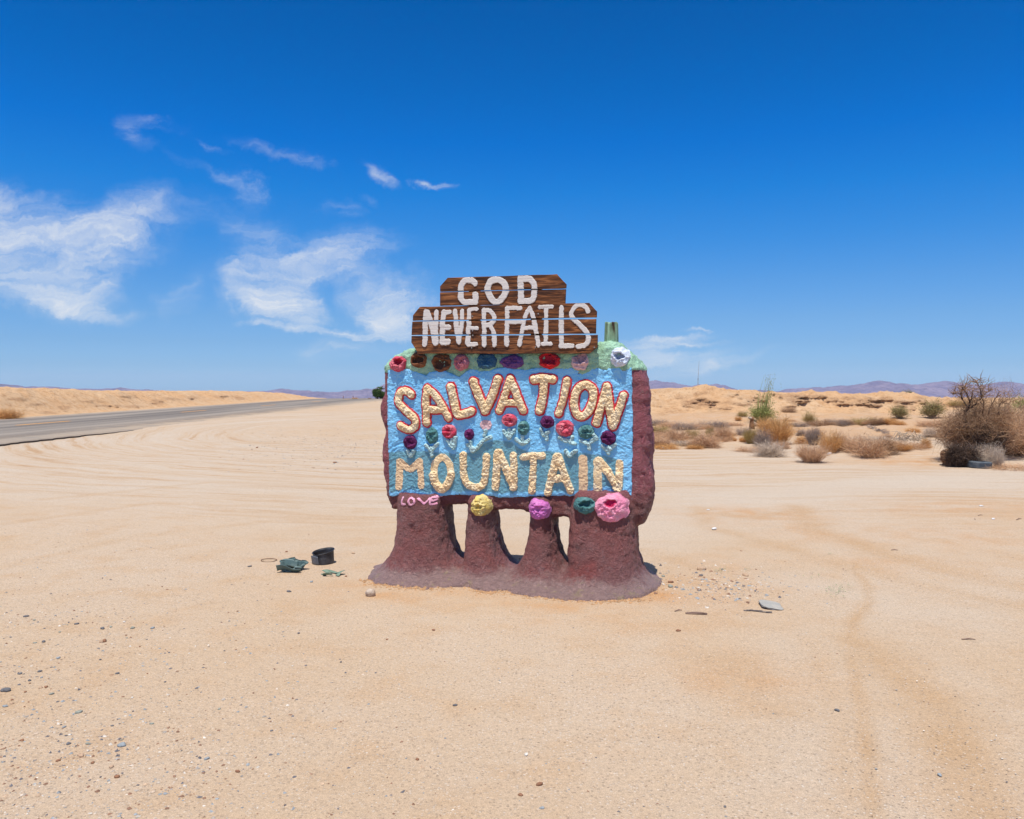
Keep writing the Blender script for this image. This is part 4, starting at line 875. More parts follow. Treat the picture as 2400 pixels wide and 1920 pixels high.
# ------------------------------------------------------------------ vegetation
def ribbon_set(paths, widths, seedr):
    """thin tapered blades; paths (N, K, 3), widths (N,) -> vertices, quads"""
    N, K, _ = paths.shape
    d = np.gradient(paths, axis=1); d /= np.linalg.norm(d, axis=2, keepdims=True) + 1e-9
    ref = seedr.normal(size=(N, 1, 3)); sidev = np.cross(d, np.broadcast_to(ref, d.shape)); sidev /= np.linalg.norm(sidev, axis=2, keepdims=True) + 1e-9
    tap = np.linspace(1, .3, K)[None, :, None] * widths[:, None, None] / 2
    V = np.stack([paths - sidev * tap, paths + sidev * tap], 2).reshape(-1, 3)
    b = (np.arange(N)[:, None] * K + np.arange(K - 1)[None, :]) * 2
    F = np.stack([b, b + 1, b + 3, b + 2], -1).reshape(-1, 4)
    return V, F
def brush(seed, n, w, h, spread=1.0, curve=.25, root=.12, wid=.008, sub=3, subl=.35, lo=.15, upright=0.0, droop=0.0):
    """a dome of twigs: n stems, each with sub side twigs; returns (stem V, F, twig V, F) in a unit box w x w x h"""
    g = np.random.default_rng(seed)
    az = g.uniform(0, 2 * np.pi, n); el = np.arcsin(np.clip(g.uniform(lo, 1, n) ** (1.0 - .5 * upright), 0, 1))
    L = g.uniform(.62, 1.0, n)
    lumps_ = 1 + .22 * np.array([math.sin(3 * a + seed) * math.cos(2.3 * e * 2 + seed * 1.7) for a, e in zip(az, el)])
    L = L * lumps_
    tip = np.stack([np.cos(az) * np.cos(el) * w / 2 * spread, np.sin(az) * np.cos(el) * w / 2 * spread, np.sin(el) * h], -1) * L[:, None]
    r0 = g.uniform(0, 1, n) ** .5 * root * w; a0 = az + g.normal(0, .6, n)
    base = np.stack([np.cos(a0) * r0, np.sin(a0) * r0, np.zeros(n)], -1)
    K = 6; t_ = np.linspace(0, 1, K)[None, :, None]
    off = g.normal(size=(n, 1, 3)) * curve * np.linalg.norm(tip, axis=1)[:, None, None] * .5
    P = base[:, None] * (1 - t_) + (base + tip)[:, None] * t_ + off * (t_ * (1 - t_) * 2) + np.array([0, 0, 1.0]) * (t_ * (1 - t_)) * h * .25 - np.array([0, 0, droop]) * t_ ** 3 * h
    P = P + g.normal(size=P.shape) * .012 * h * t_
    P[..., 2] = np.maximum(P[..., 2], .003)
    V1, F1 = ribbon_set(P, np.full(n, wid), g)
    m_ = n * sub; ii = np.repeat(np.arange(n), sub); tt_ = g.uniform(.3, .98, m_)
    fi = tt_ * (K - 1); i0 = np.minimum(fi.astype(int), K - 2); f = (fi - i0)[:, None]
    st = P[ii, i0] * (1 - f) + P[ii, i0 + 1] * f; dr = P[ii, i0 + 1] - P[ii, i0]; dr /= np.linalg.norm(dr, axis=1, keepdims=True) + 1e-9
    dr = dr + g.normal(size=dr.shape) * .75 + np.array([0, 0, .15]); dr /= np.linalg.norm(dr, axis=1, keepdims=True)
    ln = subl * h * g.uniform(.4, 1, m_)
    t3 = np.linspace(0, 1, 4)[None, :, None]
    Q = st[:, None] + dr[:, None] * ln[:, None, None] * t3 + g.normal(size=(m_, 1, 3)) * (ln * .25)[:, None, None] * t3 ** 2
    Q[..., 2] = np.maximum(Q[..., 2], .003)
    V2, F2 = ribbon_set(Q, np.full(m_, wid * .7), g)
    return V1, F1, V2, F2, Q[:, -1]
def leafset(tips, size, seed, per=3, spr=.05):
    g = np.random.default_rng(seed); T = np.repeat(tips, per, 0) + g.normal(size=(len(tips) * per, 3)) * spr
    a = g.normal(size=T.shape); a /= np.linalg.norm(a, axis=1, keepdims=True); b = np.cross(a, g.normal(size=T.shape)); b /= np.linalg.norm(b, axis=1, keepdims=True)
    s = size * g.uniform(.5, 1.2, len(T))[:, None]
    T[:, 2] = np.maximum(T[:, 2], .02)
    V = np.stack([T - a * s, T + b * s * .45, T + a * s, T - b * s * .45], 1).reshape(-1, 3)
    return V, np.arange(len(T) * 4).reshape(-1, 4)
def twigmat(name, ca, cb, cc=None):
    t = newmat(name, .9, .15); P = t.n('ShaderNodeNewGeometry').outputs['Position']
    r_ = t.n('ShaderNodeNewGeometry').outputs['Random Per Island']
    c = t.mix(r_, ca, cb)
    if cc: c = t.mix(t.m('GREATER_THAN', t.m('FRACT', t.m('MULTIPLY', r_, 7.31)), .75), c, cc)
    c = t.mix(t.m('MULTIPLY', t.mapr(t.noise(P, 2.5, 4, .6), .4, .65), .35), c, tuple(v * .72 for v in ca))
    t.put(t.b.inputs['Base Color'], c)
    tr = t.n('ShaderNodeBsdfTranslucent', {'Color': c}); mx = t.n('ShaderNodeMixShader', {0: .22, 1: t.b.outputs[0], 2: tr.outputs[0]})
    out = [n for n in t.t.nodes if n.type == 'OUTPUT_MATERIAL'][0]; t.t.links.new(mx.outputs[0], out.inputs[0]); return t.mt
M_TAN = twigmat('dry_tan_twigs', (0.618, 0.382, 0.224), (0.800, 0.566, 0.355), (0.530, 0.340, 0.224)); M_STRAW = twigmat('dry_straw_twigs', (0.647, 0.347, 0.125), (0.800, 0.495, 0.211), (0.530, 0.311, 0.145))
M_GREY = twigmat('dead_grey_twigs', (0.251, 0.191, 0.165), (0.398, 0.319, 0.276), (0.500, 0.382, 0.290)); M_OLIVE = twigmat('olive_twigs', (0.330, 0.244, 0.085), (0.457, 0.354, 0.136), (0.508, 0.329, 0.147))
M_BROWN = twigmat('brown_twigs', (0.368, 0.219, 0.125), (0.544, 0.354, 0.211), (0.280, 0.169, 0.106)); M_PALO = twigmat('pale_green_twigs', (.30, .33, .10), (.42, .45, .17), (.27, .25, .10))
M_CREO = twigmat('creosote_leaves', (.25, .22, .085), (.34, .30, .13), (.42, .30, .15)); M_SILVER = twigmat('silver_grey_twigs', (0.589, 0.481, 0.382), (0.766, 0.637, 0.500), (0.486, 0.382, 0.290))
M_DARK = twigmat('dark_branches', (.085, .055, .042), (.14, .095, .07)); M_LEAFG = twigmat('tree_leaves', (.045, .10, .025), (.085, .16, .04), (.14, .17, .06))
PROTO = {}
def proto(kind, seed):
    key = (kind, seed)
    if key in PROTO: return PROTO[key]
    w = h = 1.0
    cfg = {'dome': (420, dict(curve=.35, wid=.012, sub=5, subl=.32, lo=.05)), 'tuft': (520, dict(curve=.2, wid=.010, sub=3, subl=.3, lo=.3, upright=.8, root=.2)),
           'mat': (300, dict(curve=.5, wid=.014, sub=4, subl=.5, lo=.0, root=.35)), 'open': (150, dict(curve=.3, wid=.012, sub=7, subl=.3, lo=.25, upright=.5, root=.06))}[kind]
    V1, F1, V2, F2, tips = brush(seed, cfg[0], w, h, **cfg[1])
    PROTO[key] = (mesh_np('stems', V1, F1, False), mesh_np('twigs', V2, F2, False), tips)
    return PROTO[key]
MESHES = {}
def shrub(name, px, py, wpx, hpx, kind, mat, label, seed=1, cat='shrub', group=None, smat=None, leaf=None, Y=None, rz=None, sink=.02):
    p = hit(px, py) if Y is None else at(px, py, Y)
    sc = p.y / FPX
    root = empty(name, (p.x, p.y, p.z - sink), rz if rz is not None else (seed * 1.3 % 6.28)); root.scale = (wpx * sc, wpx * sc, hpx * sc)
    tag(root, label, cat, group)
    st, tw, tips = proto(kind, seed)
    def use(me, m, nm):
        k = (me.name, m.name)
        if k not in MESHES:
            c = me if not me.materials else me.copy()
            c.materials.clear(); c.materials.append(m); MESHES[k] = c
        return obj(nm, MESHES[k], None, root)
    use(st, smat or mat, 'stems'); use(tw, mat, 'twigs')
    if leaf:
        k = ('leaf', kind, seed, leaf.name)
        if k not in MESHES:
            Vl, Fl = leafset(tips, .03, seed, 3, .03); MESHES[k] = mesh_np('leaves', Vl, Fl, False); MESHES[k].materials.append(leaf)
        obj('leaves', MESHES[k], None, root)
    return root
SH = [  # centre x, foot y, width, height (photo pixels), kind, material, label
 (1543, 1021, 62, 24, 'tuft', M_OLIVE, 'olive green low shrub beside the sign, behind the tan domes'),
 (1534, 997, 50, 16, 'mat', M_GREY, 'dead grey shrub closest to the sign at the foot of the bank'),
 (1566, 1000, 40, 14, 'mat', M_TAN, 'small tan shrub between two grey shrubs at the bank foot'),
 (1604, 1006, 46, 17, 'mat', M_GREY, 'second dead grey shrub from the sign at the bank foot'),
 (1587, 1038, 66, 38, 'dome', M_TAN, 'rounded tan shrub with white scrap at its foot'),
 (1548, 1048, 62, 26, 'dome', M_TAN, 'straggly tan shrub close beside the right edge of the sign'),
 (1560, 1052, 46, 14, 'mat', M_STRAW, 'low straw coloured shrub behind the white scrap beside the sign'),
 (1621, 1029, 42, 24, 'tuft', M_OLIVE, 'olive brown shrub between two tan domes'),
 (1612, 1042, 34, 14, 'mat', M_STRAW, 'low rusty shrub in front of the olive brown one'),
 (1652, 1049, 76, 40, 'dome', M_TAN, 'widest tan dome shrub at the edge of the dirt turnout'),
 (1664, 1028, 22, 28, 'tuft', M_OLIVE, 'small upright green shrub behind the widest tan dome'),
 (1692, 1031, 50, 36, 'dome', M_TAN, 'tan dome shrub right of the small upright green shrub'),
 (1672, 999, 56, 14, 'mat', M_GREY, 'dark grey flattened shrub at the bank foot with white scrap'),
 (1640, 1004, 50, 12, 'mat', M_TAN, 'thin tan brush left of the dark grey flattened shrub'),
 (1712, 997, 50, 9, 'mat', M_TAN, 'faint dry brush on the bank left of the stump'),
 (1744, 1019, 34, 18, 'mat', M_GREY, 'blue grey dead shrub left of the broken stump'),
 (1722, 1034, 12, 9, 'tuft', M_STRAW, 'tiny rust coloured tuft on bare sand'),
 (1760, 1040, 40, 38, 'tuft', M_OLIVE, 'olive and straw grass tuft in front of the broken stump'),
 (1742, 1036, 24, 14, 'tuft', M_STRAW, 'short rusty tuft left of the olive grass tuft'),
 (1788, 1047, 42, 42, 'dome', M_GREY, 'dark grey dead shrub against the orange bush'),
 (1822, 1042, 88, 66, 'tuft', M_STRAW, 'largest orange brown bush, rounded, right of the stump'),
 (1800, 1012, 60, 32, 'tuft', M_STRAW, 'orange grassy bush behind the largest orange bush'),
 (1804, 1070, 74, 38, 'dome', M_SILVER, 'pale pinkish dry shrub at the track edge below the orange bush'),
 (1760, 1058, 60, 14, 'mat', M_TAN, 'thin straggle of dry grass at the track edge'),
 (1902, 1084, 84, 48, 'tuft', M_TAN, 'tan upright twiggy shrub standing farthest forward at the track edge'),
 (1906, 1044, 42, 44, 'tuft', M_GREY, 'dark grey upright shrub behind the forward tan shrub'),
 (1908, 1024, 50, 20, 'dome', M_TAN, 'pale shrub behind the dark grey upright one'),
 (1877, 1022, 22, 18, 'dome', M_GREY, 'small grey shrub alone on sand right of the orange bush'),
 (1946, 1062, 56, 50, 'tuft', M_STRAW, 'orange brown shrub right of the forward tan shrub'),
 (1968, 1056, 64, 46, 'dome', M_TAN, 'tan brown shrub left of the wide brown thicket'),
 (2008, 1060, 60, 40, 'dome', M_TAN, 'tan shrub on the left end of the wide brown thicket'),
 (2040, 1071, 84, 52, 'dome', M_TAN, 'dark footed tan shrub in the middle of the wide thicket'),
 (2074, 1064, 54, 42, 'dome', M_BROWN, 'brown dome shrub at the right end of the thicket beside a drink can'),
 (2108, 1055, 44, 22, 'dome', M_TAN, 'low tan shrub right of the drink can'),
 (2146, 1050, 44, 17, 'mat', M_TAN, 'low tan shrub on open sand, second right of the drink can'),
 (2170, 1049, 26, 24, 'dome', M_STRAW, 'small straw shrub nearest the dead tree on the sand'),
 (1960, 997, 44, 16, 'mat', M_GREY, 'grey brown shrub on the left end of the row along the low terrace'),
 (1986, 996, 34, 14, 'dome', M_BROWN, 'brown shrub second in the row along the low terrace'),
 (2024, 994, 56, 16, 'mat', M_OLIVE, 'olive tan shrub midway in the row along the low terrace'),
 (2058, 994, 44, 16, 'dome', M_BROWN, 'darkest brown shrub in the row along the low terrace'),
 (2086, 994, 34, 16, 'tuft', M_STRAW, 'straw tuft near the right end of the terrace row'),
 (2106, 996, 26, 12, 'mat', M_STRAW, 'last low straw shrub of the terrace row'),
 (1848, 966, 26, 13, 'mat', M_BROWN, 'small brown shrub alone on the slope of the bank'),
 (1896, 995, 44, 30, 'open', M_OLIVE, 'thin olive shrub at the bank foot right of the orange bush'),
 (1925, 998, 50, 16, 'mat', M_BROWN, 'low brown shrub right of the thin olive shrub'),
 (1872, 1000, 34, 12, 'mat', M_GREY, 'low grey shrub left of the thin olive shrub'),
 (2182, 998, 48, 16, 'mat', M_TAN, 'low tan shrub below the right-hand creosote bush'),
 (2180, 1025, 36, 26, 'dome', M_SILVER, 'pale grey shrub left of the dead tree'),
 (2140, 1012, 26, 11, 'mat', M_STRAW, 'faint straw tuft on the terrace left of the dead tree'),
 (2246, 950, 34, 13, 'mat', M_OLIVE, 'olive shrub on the bank top behind the dead tree'),
 (1740, 975, 18, 12, 'mat', M_OLIVE, 'thin green weed on the bank left of the pale green tree'),
]
for k, (px, py, w, h, kd, m_, lb) in enumerate(SH):
    shrub('desert_shrub', px, py, w, h * 1.08, kd, m_, lb, seed=1 + k % 5, group='dry shrubs below the bank', rz=k * 1.7)
g = np.random.default_rng(77)
for i in range(30):
    if i < 16: px, py = g.uniform(1535, 1730), g.uniform(1006, 1056)
    elif i < 26: px, py = g.uniform(1820, 2130), g.uniform(1024, 1066)
    else: px, py = g.uniform(1700, 2160), g.uniform(985, 1003)
    k = (py - 960) / 70
    shrub('desert_shrub', px, py, (26 + 26 * g.uniform()) * (.5 + .5 * k), (8 + 12 * g.uniform()) * (.5 + .5 * k), ['mat', 'dome', 'tuft'][i % 3], [M_TAN, M_STRAW, M_SILVER, M_TAN][i % 4], 'low tangle of pale dry brush filling a gap between larger shrubs', seed=1 + i % 5, group='low dry brush between the shrubs', rz=i * 1.9)
for px, py, w, h, lb in [(2107, 981, 44, 32, 'left creosote bush with olive leaves on the bank'), (2186, 981, 58, 42, 'right creosote bush with olive leaves on the bank, larger')]:
    shrub('creosote_bush', px, py, w, h, 'open', M_CREO, lb, seed=3 if px < 2150 else 4, cat='bush', group='creosote bushes on the bank', smat=M_GREY, leaf=M_CREO)
for px, py, w, h, lb in [(2127, 930.5, 32, 17, 'dark bush standing on the skyline of the bank'), (2191, 935.5, 18, 5, 'low brown bush on the skyline right of the dark one'), (1918, 923, 9, 4, 'tiny brown bush on the skyline near the middle of the bank')]:
    shrub('skyline_bush', px, py, w, h, 'open', M_CREO if w > 20 else M_BROWN, lb, seed=2, cat='bush', smat=M_GREY, leaf=M_CREO if w > 20 else None, Y=46.3)
shrub('desert_shrub', 12, 984, 74, 30, 'dome', M_STRAW, 'orange dry shrub across the road at the left edge', seed=2, cat='shrub')
shrub('palo_verde', 1784, 989, 66, 40, 'open', M_PALO, 'pale green feathery tree growing from the bank behind the stump', seed=3, cat='tree', smat=M_OLIVE, leaf=M_PALO)
PV = hit(1786, 988); k_ = PV.y / FPX
mb = MB(); g = np.random.default_rng(5)
for i in range(34):
    a = g.uniform(0, 6.28); r_ = g.uniform(0, .5); hh = g.uniform(.7, 1.55) if i > 7 else g.uniform(1.5, 1.9)
    x0, y0 = PV.x + .1 * math.cos(a), PV.y + .1 * math.sin(a)
    x1 = PV.x + .35 * (hh / 1.9) + (r_ * math.cos(a)) * (1.2 - hh / 2.4); y1 = PV.y + r_ * math.sin(a)
    mid = ((x0 + x1) / 2 + g.normal() * .08, (y0 + y1) / 2, PV.z + hh * .55); mb.tube([(x0, y0, PV.z), mid, (x1, y1, PV.z + hh)], [.012, .008, .003], 4)
pv = bpy.data.objects['palo_verde']
o = mb.build('branches', M_PALO); o.parent = pv; o.matrix_parent_inverse = (__import__('mathutils').Matrix.LocRotScale(pv.location, pv.rotation_euler, pv.scale)).inverted()
o2 = obj('leaves', mesh_np('leaves', *leafset(np.array([(PV.x + .35 * (z_ / 1.9) + g.normal() * .24 * (1.25 - z_ / 2), PV.y + g.normal() * .25, PV.z + z_) for z_ in np.concatenate([g.uniform(.35, 1.1, 190), g.uniform(1.1, 1.85, 60)])]), .026, 6, 3, .05), False), M_PALO); o2.parent = pv; o2.matrix_parent_inverse = o.matrix_parent_inverse.copy()

# broken stump
p = hit(1763, 1006); s_ = p.y / FPX
st_ = empty('broken_stump', p); tag(st_, 'brown broken tree stump standing left of the pale green tree', 'stump')
mb = MB(); mb.tube([(0, 0, -.05), (-.02, 0, .15), (.0, .02, .3), (-.03, 0, 26 * s_)], [.10, .075, .06, .085], 9); mb.build('trunk', plain('stump_bark', (.30, .16, .075), (.17, .09, .05), bs=.8, bd=.02), st_, True)
mb = MB()
for i in range(7):
    a = -.5 + .25 * i; mb.tube([(.02, 0, .06 + .03 * i), (.16 + .03 * i, -.05 * i, .12 - .02 * i), (.34 + .04 * i, -.07 * i, .04)], [.02, .016, .006], 5)
mb.tube([(-.03, 0, 25 * s_), (-.10, 0, 27 * s_), (-.13, .02, 29 * s_)], [.04, .03, .012], 6)
mb.build('broken_branch', M_SILVER, st_)

# heap of dead branches
p = hit(2130, 1036)
hp_ = empty('branch_heap', p); tag(hp_, 'grey heap of dead branches lying on the sand', 'branches')
mb = MB(); g = np.random.default_rng(8)
for i in range(60):
    a = g.uniform(0, 6.28); L = g.uniform(.08, .32); c_ = g.normal(size=2) * (.22, .12); z0 = abs(g.normal()) * .09
    d_ = np.array([math.cos(a) * L, math.sin(a) * L * .6]); mb.tube([(c_[0] - d_[0], c_[1] - d_[1], .02), (c_[0], c_[1], z0 + .06), (c_[0] + d_[0], c_[1] + d_[1], z0 + .03 + .05 * g.normal())], [.006, .007, .003], 4)
mb.build('branches', M_SILVER, hp_)
mb = MB()                                     # line of driftwood washed along the terrace
for i in range(70):
    k = i / 69; q_ = hit(2035 + 48 * k + g.normal() * 2, 1000 + 19 * k + g.normal() * 1.2); a = g.uniform(-1.2, 1.2); L = g.uniform(.04, .16); z1_ = g.uniform(0, .09)
    mb.tube([(q_.x - L * math.cos(a), q_.y - L * .4, q_.z + .01), (q_.x, q_.y + g.normal() * .03, q_.z + z1_), (q_.x + L * math.cos(a), q_.y + L * .4, q_.z + z1_ + L * math.sin(a) * .5)], [.007, .006, .003], 4)
tag(mb.build('dead_branches', M_GREY), 'line of dead grey twigs lying across the sandy terrace', 'branches')

# dead tree on its root mound, with the brush around it
DT = hit(2268, 1082); TY = DT.y; ts_ = TY / FPX
tree = empty('dead_tree', DT); tag(tree, 'leafless dead tree with tangled dark branches above the tyre', 'tree')
g = np.random.default_rng(12)
def P3(px, py, dy=0.0): q_ = at(px, py, TY + dy); k = (TY + dy) / TY; return Vector(q_) - Vector(DT)
limbs = [([(2268, 1084, 0), (2282, 1050, 0), (2290, 1030, 0), (2284, 1010, 0), (2270, 996, -.05), (2261, 988, -.05), (2261, 974, 0), (2264, 962, 0), (2271, 958, 0)], .055, .028),
         ([(2271, 958, 0), (2273, 945, .05), (2277, 930, .1), (2279, 917, .1)], .022, .008), ([(2271, 958, 0), (2282, 951, -.1), (2291, 940, -.1), (2304, 928, -.1)], .022, .009),
         ([(2268, 957, 0), (2262, 945, .1), (2255, 936, .1), (2252, 925, .2), (2240, 922, .2), (2233, 925, .2)], .015, .005), ([(2255, 936, .1), (2252, 918, .1), (2262, 912, .1), (2257, 905, .1)], .014, .008),
         ([(2273, 945, 0), (2268, 930, -.1), (2262, 917, -.1), (2256, 907, -.1)], .016, .011), ([(2304, 928, -.1), (2312, 921, 0), (2322, 915, 0)], .010, .004), ([(2300, 932, -.1), (2298, 915, -.2), (2293, 905, -.2), (2288, 893, -.2)], .010, .004),
         ([(2290, 1030, 0), (2310, 1010, .2), (2325, 1000, .3), (2345, 985, .3), (2365, 975, .4)], .030, .012), ([(2310, 1010, .2), (2316, 980, .3), (2320, 955, .3), (2335, 935, .3), (2343, 918, .3)], .018, .006),
         ([(2345, 985, .3), (2340, 960, .3), (2346, 945, .4), (2362, 938, .5)], .014, .005), ([(2300, 1010, 0), (2303, 980, 0), (2306, 950, -.1), (2300, 920, -.1), (2305, 902, -.1), (2297, 890, -.1)], .012, .004),
         ([(2284, 1010, 0), (2268, 1000, -.2), (2245, 1002, -.3), (2222, 1012, -.3), (2213, 1025, -.3)], .016, .005), ([(2290, 1030, 0), (2320, 1035, -.2), (2335, 1025, -.3), (2342, 1012, -.3)], .02, .006)]
mb = MB(); ends = []
for pts, r0, r1 in limbs:
    P = [P3(*q_) for q_ in pts]; n_ = len(P)
    P2 = smooth_path([tuple(v) for v in P], 3); m_ = len(P2)
    P2 = P2 + g.normal(size=P2.shape) * .008; mb.tube(P2, [r0 + (r1 - r0) * i / (m_ - 1) for i in range(m_)], 6); ends.append((P2, r1))
mb.build('trunk', M_DARK, tree, True)
mb = MB()
for P2, r1 in ends[1:] + ends[:1]:
    for i in range(26 if len(P2) > 8 else 16):
        j = g.integers(len(P2) // 3, len(P2)); p0 = Vector(P2[j]); d_ = Vector(g.normal(size=3)); d_.z = abs(d_.z) * .9; d_.x *= 1.1; d_.normalize(); L = g.uniform(.08, .34)
        p1 = p0 + d_ * L * .5 + Vector(g.normal(size=3)) * .02; p2 = p1 + (d_ + Vector(g.normal(size=3)) * .4).normalized() * L * .5
        mb.tube([p0, p1, p2], [.006, .0045, .002], 4)
        if i % 3 == 0:
            d2 = (d_ + Vector(g.normal(size=3)) * .7).normalized(); mb.tube([p1, p1 + d2 * L * .4], [.004, .002], 4)
mb.build('branches', M_BROWN, tree)
def tangle(cx, cy, cz, rx, ry, rz_, n, L, wid, seed, up=.3):
    g = np.random.default_rng(seed); c_ = g.normal(size=(n, 3)); c_ /= np.linalg.norm(c_, axis=1, keepdims=True); c_ *= g.uniform(0, 1, (n, 1)) ** .45
    c_ = c_ * np.array([rx, ry, rz_]) + np.array([cx, cy, cz]); d_ = g.normal(size=(n, 3)) + np.array([0, 0, up]) + (c_ - np.array([cx, cy, cz])) / np.array([rx, ry, rz_]) * .9; d_ /= np.linalg.norm(d_, axis=1, keepdims=True)
    t_ = np.linspace(-.5, .5, 6)[None, :, None]; l_ = (L * g.uniform(.4, 1, n))[:, None, None]
    Q = c_[:, None] + d_[:, None] * l_ * t_ + g.normal(size=(n, 1, 3)) * l_ * .5 * t_ ** 2
    Q[..., 2] = np.maximum(Q[..., 2], .0); return ribbon_set(Q, wid * g.uniform(.6, 1.2, n), g)
def add_tangle(nm, px, py, dy, rx, ry, rz_, n, L, wid, m_, seed, parent, up=.3):
    c_ = P3(px, py, dy); return obj(nm, mesh_np(nm, *tangle(c_.x, c_.y, c_.z, rx, ry, rz_, n, L, wid, seed, up), False), m_, parent)
add_tangle('dark_tangle', 2270, 1022, .15, .42, .35, .26, 900, .45, .011, M_DARK, 21, tree)
add_tangle('dark_tangle', 2318, 1030, .3, .38, .35, .24, 800, .45, .011, M_DARK, 22, tree)
add_tangle('twigs', 2270, 990, .1, .50, .45, .34, 1500, .34, .007, M_BROWN, 23, tree, .5)
add_tangle('twigs', 2320, 985, .4, .46, .45, .32, 1500, .34, .007, M_BROWN, 24, tree, .6)
add_tangle('twigs', 2238, 1005, 0, .34, .3, .22, 420, .40, .006, M_BROWN, 25, tree, .1)
add_tangle('twigs', 2300, 1062, -.1, .40, .3, .22, 900, .34, .007, M_SILVER, 26, tree, .2)
add_tangle('twigs', 2285, 955, .1, .36, .35, .22, 360, .32, .005, M_BROWN, 27, tree, .8)
t_ = shrub('brown_brush', 2372, 1066, 170, 140, 'dome', M_TAN, 'large tan brush at the right edge behind the dead tree', seed=4, cat='brush', smat=M_BROWN)
shrub('brown_brush', 2330, 1040, 110, 92, 'dome', M_BROWN, 'brown thicket between the dead tree and the large tan brush', seed=5, cat='brush', smat=M_BROWN, rz=2.0)
shrub('brown_brush', 2420, 1060, 120, 120, 'dome', M_TAN, 'tan brush cut by the right edge of the view', seed=3, cat='brush', smat=M_BROWN, rz=1.1)
shrub('olive_bush', 2335, 1015, 90, 66, 'dome', M_OLIVE, 'olive grey bush rising behind the brown thicket', seed=2, cat='bush')
shrub('olive_bush', 2398, 990, 60, 66, 'open', M_PALO, 'fresh green bush at the right edge behind the brush', seed=1, cat='bush', leaf=M_PALO)
shrub('desert_shrub', 2337, 1097, 40, 58, 'open', M_SILVER, 'silvery bare shrub right behind the tyre', seed=2, cat='shrub')
shrub('desert_shrub', 2296, 1094, 50, 44, 'open', M_SILVER, 'bleached thin shrub left behind the tyre', seed=4, cat='shrub')
shrub('desert_shrub', 2375, 1100, 90, 16, 'mat', M_TAN, 'flattened tan brush right of the tyre', seed=3, cat='shrub')
# undercut root mound with dark hollow
RM = hit(2243, 1092)
nu, nv = 70, 44
aa, bb = np.meshgrid(np.linspace(0, 2 * np.pi, nu), np.linspace(0, 1, nv))
prof = .20 + .11 * np.sin(bb * np.pi * .9) ; zc = bb ** 1.1 * .46
fr_ = np.exp(-((np.angle(np.exp(1j * (aa + np.pi / 2)))) / .8) ** 2)      # towards the track
rad = prof * (1 - .92 * fr_ * sst(bb, .86, .25)) * (1 - sst(bb, .72, 1.0) ** 2 * .999)
nn = .06 * fbm(np.cos(aa) * 3, np.sin(aa) * 3, bb * 4, 4, 441) + .03 * ridge(np.cos(aa) * 8, np.sin(aa) * 8, bb * 9, 2, 442)
P = np.stack([(rad + nn * (bb < .97)) * np.cos(aa) * 1.05, (rad + nn * (bb < .97)) * np.sin(aa), zc - .04 + .03 * fbm(np.cos(aa) * 2, np.sin(aa) * 2, bb * 2, 3, 443)], -1)
rm = obj('root_mound', mesh_np('root_mound', P.reshape(-1, 3), quads(nv, nu), True, attrs={'rock': np.full(nu * nv, 1.6)}), M_EARTH); rm.location = RM; rm.scale = (.85, .85, .9)
tag(rm, 'undercut earth mound with bare roots at the foot of the dead tree', 'mound')
add_tangle('twigs', 2225, 1000, -.1, .40, .3, .36, 260, .5, .005, M_BROWN, 33, tree, .5)
add_tangle('twigs', 2270, 925, .1, .45, .3, .24, 200, .40, .0045, M_BROWN, 34, tree, 1.2)
add_tangle('twigs', 2345, 930, .3, .45, .3, .28, 260, .42, .0045, M_BROWN, 35, tree, 1.2)
add_tangle('twigs', 2240, 1020, .1, .42, .35, .34, 1100, .42, .006, M_BROWN, 28, tree, .4)
add_tangle('twigs', 2350, 1000, .5, .5, .5, .45, 1700, .40, .007, M_TAN, 29, tree, .5)
V1, F1 = tangle(.05, -.20, .22, .36, .24, .25, 1100, .34, .011, 31, -.2); obj('roots', mesh_np('roots', V1, F1, False), M_DARK, rm)
V1, F1 = tangle(-.20, -.24, .24, .20, .16, .25, 700, .34, .011, 36, -.2); obj('roots', mesh_np('roots', V1, F1, False), M_DARK, rm)

# green trees and posts far down the road
def leafy(name, px, py, wpx, hpx, Y, label, seed, palm=False):
    p = at(px, py, Y); s_ = Y / FPX; g = np.random.default_rng(seed)
    root = empty(name, p); tag(root, label, 'tree', 'trees far down the road')
    mb = MB(); mb.tube([(0, 0, -.1), (.05, 0, hpx * s_ * .3), (-.02, .05, hpx * s_ * .6)], [.12, .09, .05], 7)
    for i in range(6): a = i * 1.05; mb.tube([(.02, 0, hpx * s_ * .35), (math.cos(a) * wpx * s_ * .3, math.sin(a) * wpx * s_ * .3, hpx * s_ * .65)], [.05, .02], 5)
    mb.build('trunk', M_DARK, root, True)
    n_ = 900; c_ = g.normal(size=(n_, 3)); c_ /= np.linalg.norm(c_, axis=1, keepdims=True); c_ *= g.uniform(.3, 1, (n_, 1)) ** .5
    c_ *= (1 + .3 * fbm(c_[:, 0] * 2.5 + seed, c_[:, 1] * 2.5, c_[:, 2] * 2.5, 3, 451))[:, None]
    c_ = c_ * np.array([wpx * s_ / 2, wpx * s_ / 2, hpx * s_ * .42]) + np.array([0, 0, hpx * s_ * .56])
    V_, F_ = leafset(c_, .075, seed, 3, .07); obj('crown', mesh_np('crown', V_, F_, False), M_LEAFG, root); return root
leafy('distant_tree', 884, 935.5, 22, 25, 96, 'bushy green tree far down the road, left of the sign', 3)
leafy('distant_tree', 897, 935.5, 20, 17, 97, 'smaller green tree partly behind the left edge of the sign', 4)
p = at(893, 935.5, 99); pr = empty('distant_palm', p); tag(pr, 'spiky palm top behind the bushy tree far down the road', 'palm')
mb = MB(); mb.tube([(0, 0, 0), (0, 0, 1.15)], [.1, .07], 6); mb.build('trunk', M_BROWN, pr)
mb = MB()
